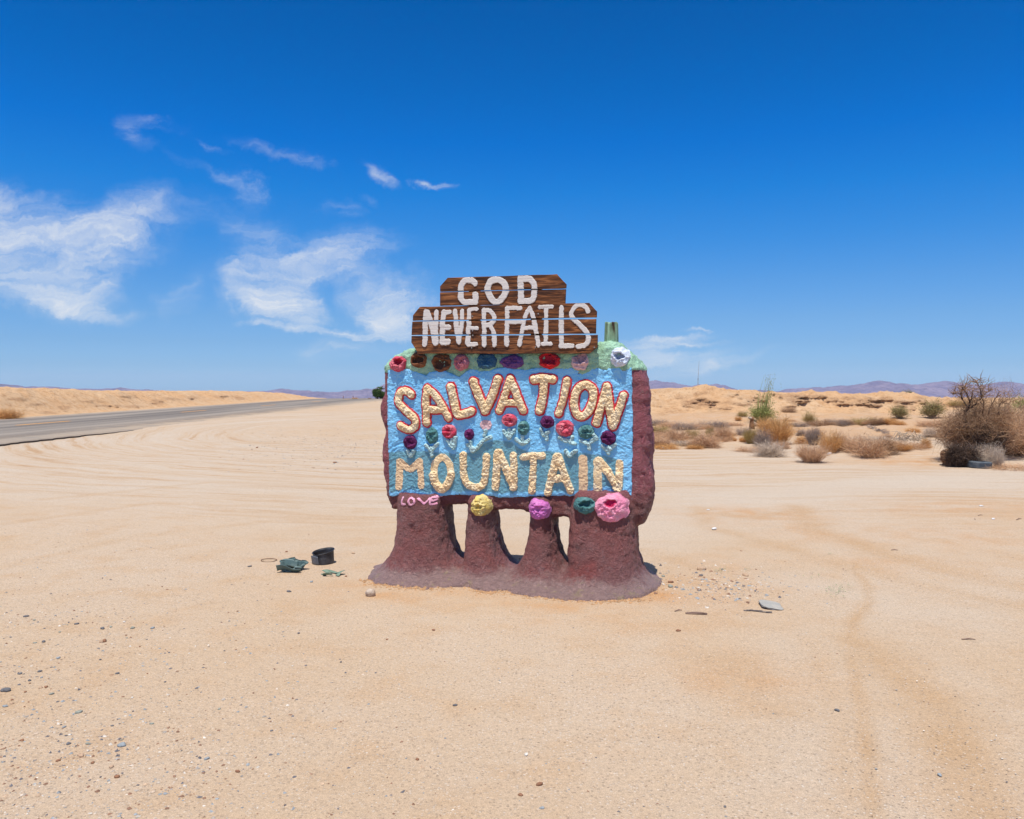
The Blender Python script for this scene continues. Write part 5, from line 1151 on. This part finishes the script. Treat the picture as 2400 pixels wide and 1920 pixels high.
for i in range(34):
    a = i * 2.4; e = .25 + .9 * ((i * .618) % 1); L = .62
    p1 = Vector((math.cos(a) * math.cos(e) * L * .55, math.sin(a) * math.cos(e) * L * .55, 1.15 + math.sin(e) * L * .55)); p2 = Vector((math.cos(a) * math.cos(e) * L, math.sin(a) * math.cos(e) * L, 1.15 + math.sin(e) * L * .85))
    mb.tube([(0, 0, 1.15), p1, p2], [.02, .03, .008], 4)
mb.build('fronds', M_LEAFG, pr)
M_PINK = plain('weathered_post_wood', (.30, .13, .10), (.22, .10, .08))
for px in (804.5, 827.5):
    p = at(px, 936, 98); mb = MB(); mb.tube([(0, 0, -.2), (0, 0, 8.3 * 98 / FPX)], [.045, .04], 6); o = mb.build('roadside_post', M_PINK); o.location = p
    tag(o, 'left wooden roadside post far down the road' if px < 810 else 'right wooden roadside post, beside a dry tuft', 'post', 'posts far down the road')
shrub('desert_shrub', 832, 936, 16, 5, 'tuft', M_STRAW, 'dry tuft beside the right roadside post', seed=1, Y=97, cat='shrub', group='tufts by the far road')
shrub('desert_shrub', 853, 936.5, 12, 3, 'tuft', M_OLIVE, 'small olive tuft between the posts and the green tree', seed=2, Y=97, cat='shrub', group='tufts by the far road')
shrub('desert_shrub', 866, 936, 10, 4, 'tuft', M_BROWN, 'dark tuft just left of the far green tree', seed=3, Y=97, cat='shrub', group='tufts by the far road')

# whip aerial on the bank
p = at(1636, 911, 50); a_ = empty('radio_mast', p); tag(a_, 'thin grey radio mast rising behind the bank right of the sign', 'mast'); k_ = 50 / FPX
M_MAST = plain('mast_metal', (.38, .38, .40), rough=.5)
mb = MB(); mb.tube([(0, 0, -.3), (.0, 0, 22 * k_)], [.022, .018], 8); mb.build('lower_pole', M_MAST, a_)
mb = MB(); mb.tube([(0, 0, 21.5 * k_), (0, 0, 23.5 * k_)], [.035, .035], 8); mb.build('coupling', M_NAIL, a_)
mb = MB(); mb.tube([(0, 0, 22 * k_), (2.6 * k_, 0, 65 * k_)], [.014, .007], 6); mb.build('whip', M_MAST, a_)
# white buildings on the plain below the mountains
M_WB = plain('white_walls', (.75, .74, .74), (.68, .68, .70)); M_WR = plain('pale_roof', (.5, .5, .52))
for i, (px, w, h) in enumerate([(1551.5, 3.4, 1.6), (1556, 3, 2.0), (1560.5, 2.6, 1.5)]):
    Y = 900.0; p = at(px, 925.6, Y); s_ = Y / FPX; b = empty('white_building', p); tag(b, ['leftmost of the tiny white buildings below the mountains', 'tallest tiny white building below the mountains', 'rightmost of the tiny white buildings below the mountains'][i], 'building', 'white buildings on the plain')
    mb = MB(); mb.box((0, 0, h * s_ / 2 - .5), (w * s_, 1.2, h * s_ + 1)); mb.build('walls', M_WB, b)
    mb = MB(); mb.add([(-w * s_ / 2 - .05, -.65, h * s_), (w * s_ / 2 + .05, -.65, h * s_), (w * s_ / 2 + .05, .65, h * s_), (-w * s_ / 2 - .05, .65, h * s_), (-w * s_ / 2, 0, h * s_ + .25), (w * s_ / 2, 0, h * s_ + .25)], [(0, 1, 5, 4), (2, 3, 4, 5), (0, 4, 3), (1, 2, 5), (3, 2, 1, 0)]); mb.build('roof', M_WR, b)


# ------------------------------------------------------------------ litter near the sign
M_POT = plain('black_plastic', (.035, .035, .04), (.085, .09, .10), rough=.45, scale=14, bs=.3); M_POTG = plain('grey_green_plastic', (.095, .155, .15), (.15, .21, .195), rough=.5, scale=16, bs=.4)
M_SCRAP = plain('faded_green_plastic', (.17, .25, .18), (.23, .30, .22), rough=.6, scale=16, bs=.4)
def sheet(name, rows_, mat, parent, th=.003, smooth=True):
    """thin plastic wall from rows of points, with real thickness"""
    A = np.array(rows_, float); nr, nc = A.shape[:2]
    du = np.gradient(A, axis=1); dv_ = np.gradient(A, axis=0); n = np.cross(du, dv_); n /= np.linalg.norm(n, axis=2, keepdims=True) + 1e-9
    P = np.concatenate([(A + n * th / 2).reshape(-1, 3), (A - n * th / 2).reshape(-1, 3)]); q_ = quads(nr, nc); N = nr * nc
    F = [q_, q_[:, ::-1] + N]
    def edge(ids): ids = np.array(ids); return np.stack([ids[:-1], ids[:-1] + N, ids[1:] + N, ids[1:]], -1)
    F += [edge(range(nc)), edge(range((nr - 1) * nc, nr * nc))[:, ::-1], edge(range(0, nr * nc, nc))[:, ::-1], edge(range(nc - 1, nr * nc, nc))]
    return obj(name, mesh_np(name, P, np.concatenate(F), smooth), mat, parent)
p = hit(756, 1322); s_ = p.y / FPX
pot = empty('broken_pot', (p.x, p.y + .03, p.z)); tag(pot, 'black broken plastic plant pot standing open on the sand', 'plant pot')
pot.rotation_euler = (R(4), R(-5), 0)
th_ = np.linspace(-2.42, 3.98, 60); hs = np.linspace(0, 1, 14)
def potp(a, k):
    over = (a + 2.42) / 6.4
    r_ = 24.5 * s_ * (1 - .03 * k) * (1 + .07 * max(0, (over - .90)) * 10 * .4) + .002 * math.sin(3 * a); r_ += .006 * (k > .93)
    top = 29.5 * s_ * (1 + .06 * math.cos(a - .6)) - (.016 if over > .985 else 0) - .012 * max(0, 1 - abs(a + 2.1) / .4)
    return (math.cos(a) * r_ + .010 * k, math.sin(a) * r_ * .96, k * top - .004)
sheet('wall', [[potp(a, k) for a in th_] for k in hs], M_POT, pot, .0035)
mb = MB(); mb.tube([Vector(potp(a, 1.0)) for a in th_], .0042, 6); mb.build('rim', M_POT, pot, True)
sheet('torn_flap', [[(math.cos(a) * (25.6 + .8 * k) * s_, math.sin(a) * (25.6 + .8 * k) * s_ * .96, .012 + k * 22 * s_ - .02 * abs(a + 2.3) * k) for a in np.linspace(-2.75, -1.75, 12)] for k in np.linspace(0, 1, 8)], plain('grey_plastic', (.13, .14, .16), (.20, .21, .23), rough=.5), pot, .003)

p = hit(681, 1338); s_ = p.y / FPX
cr = empty('crushed_pot', (p.x, p.y + .03, p.z)); tag(cr, 'grey green crushed plastic pot lying split open left of the black pot', 'plant pot')
g = np.random.default_rng(4)
th_ = np.linspace(0, 2 * np.pi, 64)
def cp(a, k):
    rx, ryy = 27 * s_, .078; bend = 1 + .16 * math.sin(3 * a + .8) + .07 * math.sin(7 * a)
    x = math.cos(a) * rx * (1 - .26 * (1 - k)) * bend; y_ = math.sin(a) * ryy * bend
    z = (.014 + .066 * (.55 + .45 * math.sin(a)) ) * k + .01 * math.sin(5 * a) * k
    return (x + .01 * math.sin(9 * a) * k, y_, max(z, -.003))
sheet('wall', [[cp(a, k) for a in th_] for k in np.linspace(0, 1, 9)], M_POTG, cr, .0035)
sheet('rim', [[tuple(np.array(cp(a, 1.0)) * np.array([1 + .12 * k, 1 + .14 * k, 1]) + np.array([0, 0, .008 - .012 * k])) for a in th_] for k in np.linspace(0, 1, 4)], M_POTG, cr, .003)
sheet('torn_flap', [[(-.10 + .21 * u_, -.085 - .04 * k, .012 + .055 * k * (1 - .5 * u_) + .012 * math.sin(6 * u_)) for u_ in np.linspace(0, 1, 12)] for k in np.linspace(1, 0, 6)], M_POTG, cr, .003)
sheet('folded_strip', [[(-.11 + .15 * u_, .045 + .02 * k, .012 + .062 * k + .012 * math.sin(4 * u_)) for u_ in np.linspace(0, 1, 12)] for k in np.linspace(0, 1, 6)], M_POTG, cr, .003)

p = hit(777, 1348); s_ = p.y / FPX
sc_ = empty('plastic_scrap', p); tag(sc_, 'torn dull green scrap of plastic ring lying flat below the black pot', 'plastic scrap')
def ring(a0, a1, r0, r1, sq_, z0): return [[(math.cos(a) * (r0 + (r1 - r0) * k) * (1 + .15 * math.sin(5 * a)), math.sin(a) * (r0 + (r1 - r0) * k) * sq_ * (1 + .15 * math.sin(5 * a)), z0 + .018 * (1 + math.sin(3 * a + 1)) * (.3 + k) * .6) for a in np.linspace(a0, a1, 34)] for k in np.linspace(0, 1, 5)]
sheet('ring', ring(-.9, 2.6, .055, .10, .75, .008), M_SCRAP, sc_, .003)
sheet('torn_end', ring(3.0, 5.0, .05, .085, .7, .004), M_SCRAP, sc_, .003)
p = hit(630, 1315); s_ = p.y / FPX
mb = MB(); mb.tube([(math.cos(a) * 18 * s_ * (1 + .05 * math.sin(3 * a)), math.sin(a) * .045, .006 + .006 * math.sin(a)) for a in np.linspace(0, 6.1, 30)], .0035, 6)
o = mb.build('wire_loop', plain('rusty_wire', (.16, .085, .05), (.10, .06, .05)), None, True); o.location = p; tag(o, 'thin rusty loop lying on the sand left of the crushed pot', 'wire')

def rock(name, px, py, wpx, hpx, c, c2, label, seed, dy=.8, sharp=.25, flat=0.0, group=None, res=22, cat='stone', mat=None, lift=0.0):
    p = hit(px, py); s_ = p.y / FPX
    a, b = np.meshgrid(np.linspace(0, 2 * np.pi, res * 2 + 1), np.linspace(0, np.pi, res))
    x, y_, z = np.sin(b) * np.cos(a), np.sin(b) * np.sin(a), np.cos(b)
    m_ = 3.2 if flat else 2.4; n_ = (np.abs(x) ** m_ + np.abs(y_) ** m_ + np.abs(z) ** m_) ** (-1 / m_)
    f = n_ * (1 + sharp * fbm(x * 1.6 + seed, y_ * 1.6, z * 1.6, 3, 460 + seed) + .05 * fbm(x * 7, y_ * 7, z * 7, 3, 470 + seed))
    w = wpx * s_ / 2; h = hpx * s_
    P = np.stack([x * f * w, y_ * f * w * dy, (z * f * .5 + .38) * h + lift], -1)
    o = obj(name, mesh_np(name, P.reshape(-1, 3), quads(res, res * 2 + 1), True), mat or paint(name + '_paint', c, c2, 14, .85, .5, 70, .004), None); o.location = p; o.rotation_euler = (0, 0, 0)
    return tag(o, label, cat, group)
rock('round_stone', 868, 1397, 23, 19, (.52, .42, .33), (.40, .25, .15), 'pale round stone the size of a fist by the left toe of the sign', 1, .9, .2)
rock('concrete_slab', 1806, 1422, 50, 8, (.36, .35, .32), (.46, .42, .36), 'flat grey chunk of concrete lying on sand right of the sign', 2, 1.25, .22, 1)
o = bpy.data.objects['concrete_slab']; o.rotation_euler = (0, R(6), R(-9))
mb = MB()
for i in range(9):
    k = i / 8; mb.box((-.085 + .17 * k, .010 * math.sin(5 * k), .005), (.024, .012 + .006 * (i % 2), .006 + .003 * (i % 3)), None)
o = mb.build('wood_splinter', plain('charred_wood', (.10, .085, .085), (.34, .28, .23), scale=30)); o.location = hit(1776, 1435); o.rotation_euler = (0, 0, R(-14)); tag(o, 'dark splintered strip of wood just below the grey concrete chunk', 'wood strip')
mb = MB(); mb.tube([(-.075, 0, .006), (-.02, .012, .008), (.03, -.004, .008), (.075, -.012, .006)], [.006, .007, .008, .004], 6); mb.tube([(-.075, -.006, .004), (.0, -.018, .005), (.07, -.028, .004)], [.003, .004, .003], 5)
o = mb.build('dry_stick', plain('stick_wood', (.30, .20, .15), (.13, .08, .06), scale=30), None, True); o.location = hit(1632, 1440); tag(o, 'split dry stick lying on sand right of the sign', 'stick')
for px, py, L, a, lb in [(2285, 1218, .025, 70, 'short dark stick nearest the concrete track, upright of a pair'), (2298, 1209, .035, 10, 'short dark stick right of the leaning one on the sand'), (2388, 1218, .07, 35, 'brown bent stick at the right edge of the sand'), (2270, 1501, .042, -4, 'thin brown stick on smooth sand in the right foreground'), (2097, 1291, .03, -20, 'small brown stick in a wheel rut right of the sign'), (1590, 1433, .03, 20, 'tiny stick left of the split dry stick')]:
    mb = MB(); c_, s2 = math.cos(R(a)), math.sin(R(a)); mb.tube([(-L * c_, -L * s2, .004), (0, .12 * L, .010), (L * c_, L * s2, .006)], [.004, .005, .002], 5)
    if L > .06: mb.tube([(0, .01, .014), (L * .4, L * .5, .02)], [.003, .001], 4)
    o = mb.build('dry_stick', bpy.data.materials['stick_wood'], None, True); o.location = hit(px, py); tag(o, lb.replace(' nearest the concrete track, upright of a pair', ' leaning in the right of the sand, left of another'), 'stick')
# tyre half sunk at the track edge
p = hit(2310, 1099.5); s_ = p.y / FPX
ty = empty('old_tyre', (p.x, p.y + .22, p.z + .003)); ty.rotation_euler = (R(1.5), R(2.5), 0); tag(ty, 'grey old tyre lying flat at the track edge below the dead tree', 'tyre')
Rr, Ht = 27 * s_, 15.5 * s_
pf = [(.60, .012), (.66, .0), (.86, .0), (.95, .04), (.985, .14)]
for i in range(5):
    a = .16 + i * .14; pf += [(1.0, a), (1.0, a + .085), (.975, a + .095), (.975, a + .13)]
pf += [(.985, .87), (.95, .965), (.86, 1.0), (.66, 1.0), (.60, .97), (.58, .90), (.62, .84), (.84, .80), (.84, .2), (.62, .16), (.58, .08)]
nA = 90; aa = np.linspace(0, 2 * np.pi, nA + 1); V_ = []
for r_, z in pf + [pf[0]]:
    blk = 1 - (.012 * (np.sin(aa * 45) > .55) if r_ >= .99 else 0); V_.append(np.stack([np.cos(aa) * r_ * Rr * blk, np.sin(aa) * r_ * Rr * blk, np.full(nA + 1, z * Ht)], -1))
V_ = np.array(V_); obj('tread', mesh_np('tread', V_.reshape(-1, 3), quads(len(pf) + 1, nA + 1)[:, ::-1], False), plain('dusty_rubber', (.075, .095, .115), (.16, .17, .18), rough=.8, scale=9, bs=.5), ty)
mb = MB(); mb.tube([(math.cos(a) * Rr * .60, math.sin(a) * Rr * .60, Ht * .95) for a in np.linspace(0, 6.283, 48, False)], .012, 6, closed=True); mb.build('bead', bpy.data.materials['dusty_rubber'], ty, True)
# light litter among the shrubs
M_LIT = plain('white_litter', (.78, .78, .77), (.68, .70, .72), rough=.5); M_LITR = plain('red_litter', (.55, .06, .04), (.62, .12, .08), rough=.4)
def litter(px, py, w, h, label, seed, mat=M_LIT, cat='litter', name='plastic_litter'):
    return rock(name, px, py, w, h, None, None, label, seed, .6, .5, mat=mat, cat=cat, res=10)
for a_ in [(1552, 1051, 10, 4, 'white crumpled plastic on the sand right of the sign', 3), (1546, 1048.5, 5, 3.5, 'grey crumpled scrap just left of the white plastic', 4), (1574, 1036, 4.5, 4.5, 'white scrap at the foot of a tan dome shrub', 5), (1676, 1001, 6, 2.5, 'white scrap by the dark grey flattened shrub', 6), (1674, 1029, 5, 3, 'pale scrap under the small upright green shrub', 7),
           (1944, 1065, 10, 5, 'white plastic lump left of the brown thicket', 8), (1660, 1196, 8, 2.5, 'small white scrap on the track right of the sign', 9), (2328, 1218, 7, 4, 'white crumpled paper on sand at the far right', 10), (2300, 1187, 9, 3, 'thin white scrap above the crumpled paper', 11), (1674, 1242, 11, 6, 'pale yellow crumpled paper on the sand right of the sign', 12)]: litter(*a_)
p = hit(2098, 1057); k_ = p.y / FPX; can = empty('drink_can', p); tag(can, 'white and red drink can leaning among the brown thicket', 'can'); can.rotation_euler = (0, R(-28), 0)
mb = MB(); mb.tube([(0, 0, 0), (0, 0, .01), (0, 0, .07), (0, 0, .08)], [.024, .03, .03, .024], 14); mb.build('can_body', M_LIT, can, True)
mb = MB(); mb.tube([(.02, -.02, .0), (.08, -.03, .005), (.09, -.03, .02)], [.024, .028, .012], 8); mb.build('red_wrapper', M_LITR, can, True)

# stones: one mesh kind copied, each stone an object
def pebble(seed):
    g = np.random.default_rng(seed); a, b = np.meshgrid(np.linspace(0, 2 * np.pi, 13), np.linspace(0, np.pi, 8))
    x, y_, z = np.sin(b) * np.cos(a), np.sin(b) * np.sin(a), np.cos(b)
    f = 1 + .5 * fbm(x * 1.3 + seed * 3.3, y_ * 1.3, z * 1.3, 2, 480 + seed)
    return np.stack([x * f, y_ * f * .75, z * f * .5 + .3], -1).reshape(-1, 3), quads(8, 13)
PEBM = {}
STC = {'dark grey': (.15, .145, .15), 'blue grey': (.29, .315, .33), 'brown': (.28, .14, .08), 'white': (.66, .61, .54), 'tan': (.48, .33, .22), 'green grey': (.30, .31, .26)}
PEBB = [pebble(i) for i in range(6)]
for i in range(6):
    for cn, cc in STC.items():
        me = mesh_np('stone', PEBB[i][0], PEBB[i][1], True, col=np.tile(cc, (len(PEBB[i][0]), 1))); me.materials.append(M_PEB); PEBM[(i, cn)] = me
def stone(px, py, wpx, cn, seed, label=None, group=None):
    p = hit(px, py); w = wpx * p.y / FPX / 2
    o = obj('stone', PEBM[(seed % 6, cn)]); o.location = (p.x, p.y, p.z - .08 * w); o.scale = (w, w, w * (.8 + .3 * (seed % 3) / 2)); o.rotation_euler = (0, 0, seed * 2.4)
    return tag(o, label or '%s stone lying loose on the sand in the left foreground' % cn, 'stone', group or '%s stones in the left foreground' % cn)
NAMED = [(14, 1621, 24, 'dark grey', 'dark grey oblong stone at the left edge of the foreground'), (240, 1475, 13, 'dark grey', 'dark stone near the top of the gravelly patch'), (244, 1505, 14, 'brown', 'rust brown stone in the gravelly patch'), (185, 1671, 17, 'green grey', 'greenish grey flat stone left of centre foreground'),
         (285, 1750, 20, 'blue grey', 'smooth blue grey stone in the left foreground'), (190, 1773, 16, 'tan', 'tan stone pair in the left foreground, larger one'), (217, 1789, 11, 'brown', 'brown stone just below the tan pair'), (485, 1781, 13, 'blue grey', 'slate blue stone right of the smooth blue grey one'), (275, 1824, 14, 'brown', 'dark brown stone low in the left foreground'),
         (557, 1810, 14, 'brown', 'brown flaky stone low in the foreground left of centre'), (1016, 1478, 10, 'brown', 'small brown stone in front of the sign'), (907, 1500, 7, 'brown', 'little brown stone left in front of the sign'), (1067, 1655, 12, 'dark grey', 'dark violet flake alone on sand below the sign'), (1220, 1866, 12, 'brown', 'grey brown stone at the bottom centre'), (978, 1783, 10, 'brown', 'brown chip right of centre foreground'),
         (1233, 1772, 14, 'white', 'white oval stone low in the middle foreground'), (1265, 1842, 18, 'brown', 'reddish leaf-like chip near the bottom middle'), (1270, 1896, 11, 'blue grey', 'blue grey chip near the bottom middle'), (1962, 1666, 13, 'dark grey', 'dark curled chip alone on sand in the right foreground'), (2202, 1819, 13, 'blue grey', 'grey stone low in the right foreground'), (1699, 1894, 8, 'dark grey', 'dark pebble at the bottom right of centre'),
         (1645, 1336, 22, 'tan', 'pinkish tan stone right behind the sign toe'), (1643, 1350, 10, 'dark grey', 'black stone right of the sign toe'), (1748, 1350, 17, 'tan', 'tan stone on the pebbly patch right of the sign'), (1836, 1388, 6, 'dark grey', 'small black round stone above the concrete chunk'), (1572, 1366, 14, 'brown', 'orange brown stone close to the right toe'), (1555, 1352, 9, 'green grey', 'grey stone close to the right toe of the sign'), (1555, 1371, 10, 'white', 'white stone close to the right toe of the sign'),
         (1571, 1376, 16, 'green grey', 'greenish flat stone near the right toe of the sign'), (1590, 1480, 12, 'brown', 'brown chip on the sand below the split stick'), (677, 1388, 12, 'dark grey', 'dark grey chip below the crushed pot'), (730, 1365, 10, 'blue grey', 'pale blue grey chip left of the green scrap'), (811, 1352, 7, 'brown', 'brown chip right of the green scrap'), (585, 1329, 10, 'dark grey', 'dark chip left of the crushed pot'), (828, 1298, 9, 'tan', 'orange tan stone between the black pot and the sign'), (671, 1294, 7, 'brown', 'rusty chip left of the black pot'), (730, 1319, 6, 'white', 'white chip at the foot of the black pot'),
         (785, 1085, 9, 'brown', 'dark clod on the sand beside the road, left of the sign'), (602, 1050, 6, 'brown', 'dark clod on the pebbly sand toward the road')]
for i, (px, py, w, cn, lb) in enumerate(NAMED): stone(px, py, w, cn, i, lb)
g = np.random.default_rng(31)
n_ = 0
while n_ < 105:
    px, py = g.uniform(0, 900), g.uniform(1440, 1915)
    if g.uniform() > np.exp(-(px / 420) ** 2) * (.4 + .6 * (py < 1750)): continue
    cn = g.choice(list(STC), p=[.18, .2, .14, .14, .2, .14]); stone(px, py, 5 + 8 * g.uniform() ** 2.2, cn, int(g.integers(0, 999))); n_ += 1

# gravel too fine to count
def gravel(n, sampler, smin_, smax_, seed, name, label):
    g = np.random.default_rng(seed); cols = np.array([(.17, .16, .17), (.32, .34, .35), (.30, .17, .11), (.70, .63, .54), (.52, .37, .25), (.55, .42, .31), (.42, .37, .32), (.62, .52, .42)])
    x, y_ = sampler(g, n); z = base_z(x, y_)
    oct_ = np.array([(1, 0, .2), (.3, .9, .25), (-.8, .55, .2), (-.75, -.6, .2), (.35, -.9, .2), (.1, .05, .75), (-.15, .3, .6)], float)
    F1 = np.array([(0, 1, 5), (1, 6, 5), (1, 2, 6), (2, 3, 6), (3, 5, 6), (3, 4, 5), (4, 0, 5)])
    s = smin_ + (smax_ - smin_) * g.uniform(0, 1, n) ** 3; a = g.uniform(0, 6.28, n)
    V = np.tile(oct_, (n, 1, 1)) * (1 + .3 * g.normal(size=(n, 7, 1))) * s[:, None, None]; V[:, :, 2] -= .15 * s[:, None]
    c_, s2 = np.cos(a)[:, None], np.sin(a)[:, None]
    X = V[..., 0] * c_ - V[..., 1] * s2 + x[:, None]; Y = V[..., 0] * s2 + V[..., 1] * c_ + y_[:, None]; Z = V[..., 2] + z[:, None]
    cc = cols[np.minimum(g.choice(len(cols), n, p=[.12, .14, .16, .06, .16, .14, .14, .08]), len(cols) - 1)] * g.uniform(.8, 1.1, (n, 1))
    o = obj(name, mesh_np(name, np.stack([X, Y, Z], -1).reshape(-1, 3), (F1[None] + 7 * np.arange(n)[:, None, None]).reshape(-1, 3), False, col=np.repeat(cc, 7, 0)), M_PEB)
    return tag(o, label, 'gravel', kind='stuff')
def samp(kind):
    def f(g, n):
        X, Y = [], []
        while len(X) < n:
            if kind == 0: px, py = g.uniform(-150, 1500), g.uniform(1230, 1980); ok = g.uniform() < np.exp(-(max(px - 100, 0) / 520) ** 2) * (.35 + .65 * sst(py, 1260, 1420)) * (.35 + .65 * sst(float(vn(px / 90, py / 40, 0, 5)), -.3, .4))
            elif kind == 1: px, py = g.normal(1700, 95), g.normal(1372, 22); ok = True
            elif kind == 2: px, py = g.uniform(-100, 2500), g.uniform(1200, 1990); ok = True
            else: px, py = g.uniform(300, 900), g.uniform(965, 1110); ok = g.uniform() < np.exp(-((px - 760) / 170) ** 2 - ((py - 1040) / 40) ** 2)
            if ok: x, y_ = gflat(px, py); X.append(x); Y.append(y_)
        return np.array(X), np.array(Y)
    return f
gravel(5200, samp(0), .0022, .010, 41, 'gravel', 'fine mixed gravel strewn over the left foreground')
gravel(900, samp(1), .004, .018, 42, 'gravel', 'pebbly patch of grey and tan gravel right of the sign')
gravel(3500, samp(2), .0018, .006, 43, 'gravel', 'sparse grit over the open sand')
gravel(2600, samp(3), .006, .022, 44, 'gravel', 'coarse pebbles on the turnout between sign and road')
def samp_edge(g, n):
    F = np.array(FOOT[:25]); k = g.integers(0, len(F) - 1, n); f = g.uniform(0, 1, n)[:, None]; q_ = F[k] * (1 - f) + F[k + 1] * f
    q_ = q_ + np.stack([g.normal(size=n) * .05, -np.abs(g.normal(size=n)) * .055 + .02], -1)
    return q_[:, 0] * cT + q_[:, 1] * sT, -q_[:, 0] * sT + q_[:, 1] * cT + OY
o = gravel(1500, samp_edge, .003, .017, 45, 'soil_crumbs', 'crumbs of orange soil along the broken edge of the skirt')
a_ = o.data.color_attributes['col']; k = np.zeros((len(a_.data), 4), np.float32); a_.data.foreach_get('color', k.ravel()); kk = np.repeat(g.uniform(.75, 1.1, (len(k) // 7, 1)), 7, 0); k[:, :3] = np.array((.50, .29, .145)) * kk; a_.data.foreach_set('color', k.ravel())
# scattered green leaves
g = np.random.default_rng(51); T = []
for (cx, cy, rx, ryy, n) in [(1965, 1385, 30, 13, 120), (1890, 1350, 30, 10, 20), (1690, 1340, 14, 5, 34), (1752, 1336, 10, 4, 16), (1945, 1300, 8, 2, 12)]:
    for i in range(n):
        x, y_ = gflat(cx + g.normal() * rx * .6, cy + g.normal() * ryy * .6); T.append((x, y_, .006))
Vl, Fl = leafset(np.array(T), .011, 52, 1, .002); Vl[:, 2] = np.clip(Vl[:, 2], .003, .014)
tag(obj('weeds', mesh_np('weeds', Vl, Fl, False), plain('weed_leaf', (.16, .26, .10), (.22, .30, .14))), 'scattered tiny green leaves on the sand right of the sign', 'weeds', kind='stuff')

# ------------------------------------------------------------------ desert air
HZB = MB(); HZB.box((0, 1830, 3), (9200, 4300, 104))
t = newmat('air'); t.t.nodes.clear()
vol = t.n('ShaderNodeVolumePrincipled', {'Color': (.72, .80, 1.0), 'Density': .00007, 'Anisotropy': 0.0})
t.t.links.new(vol.outputs[0], t.n('ShaderNodeOutputMaterial').inputs['Volume'])
hz = HZB.build('haze', t.mt); tag(hz, 'thin blue desert air between the sign and the mountains', 'haze', kind='stuff')
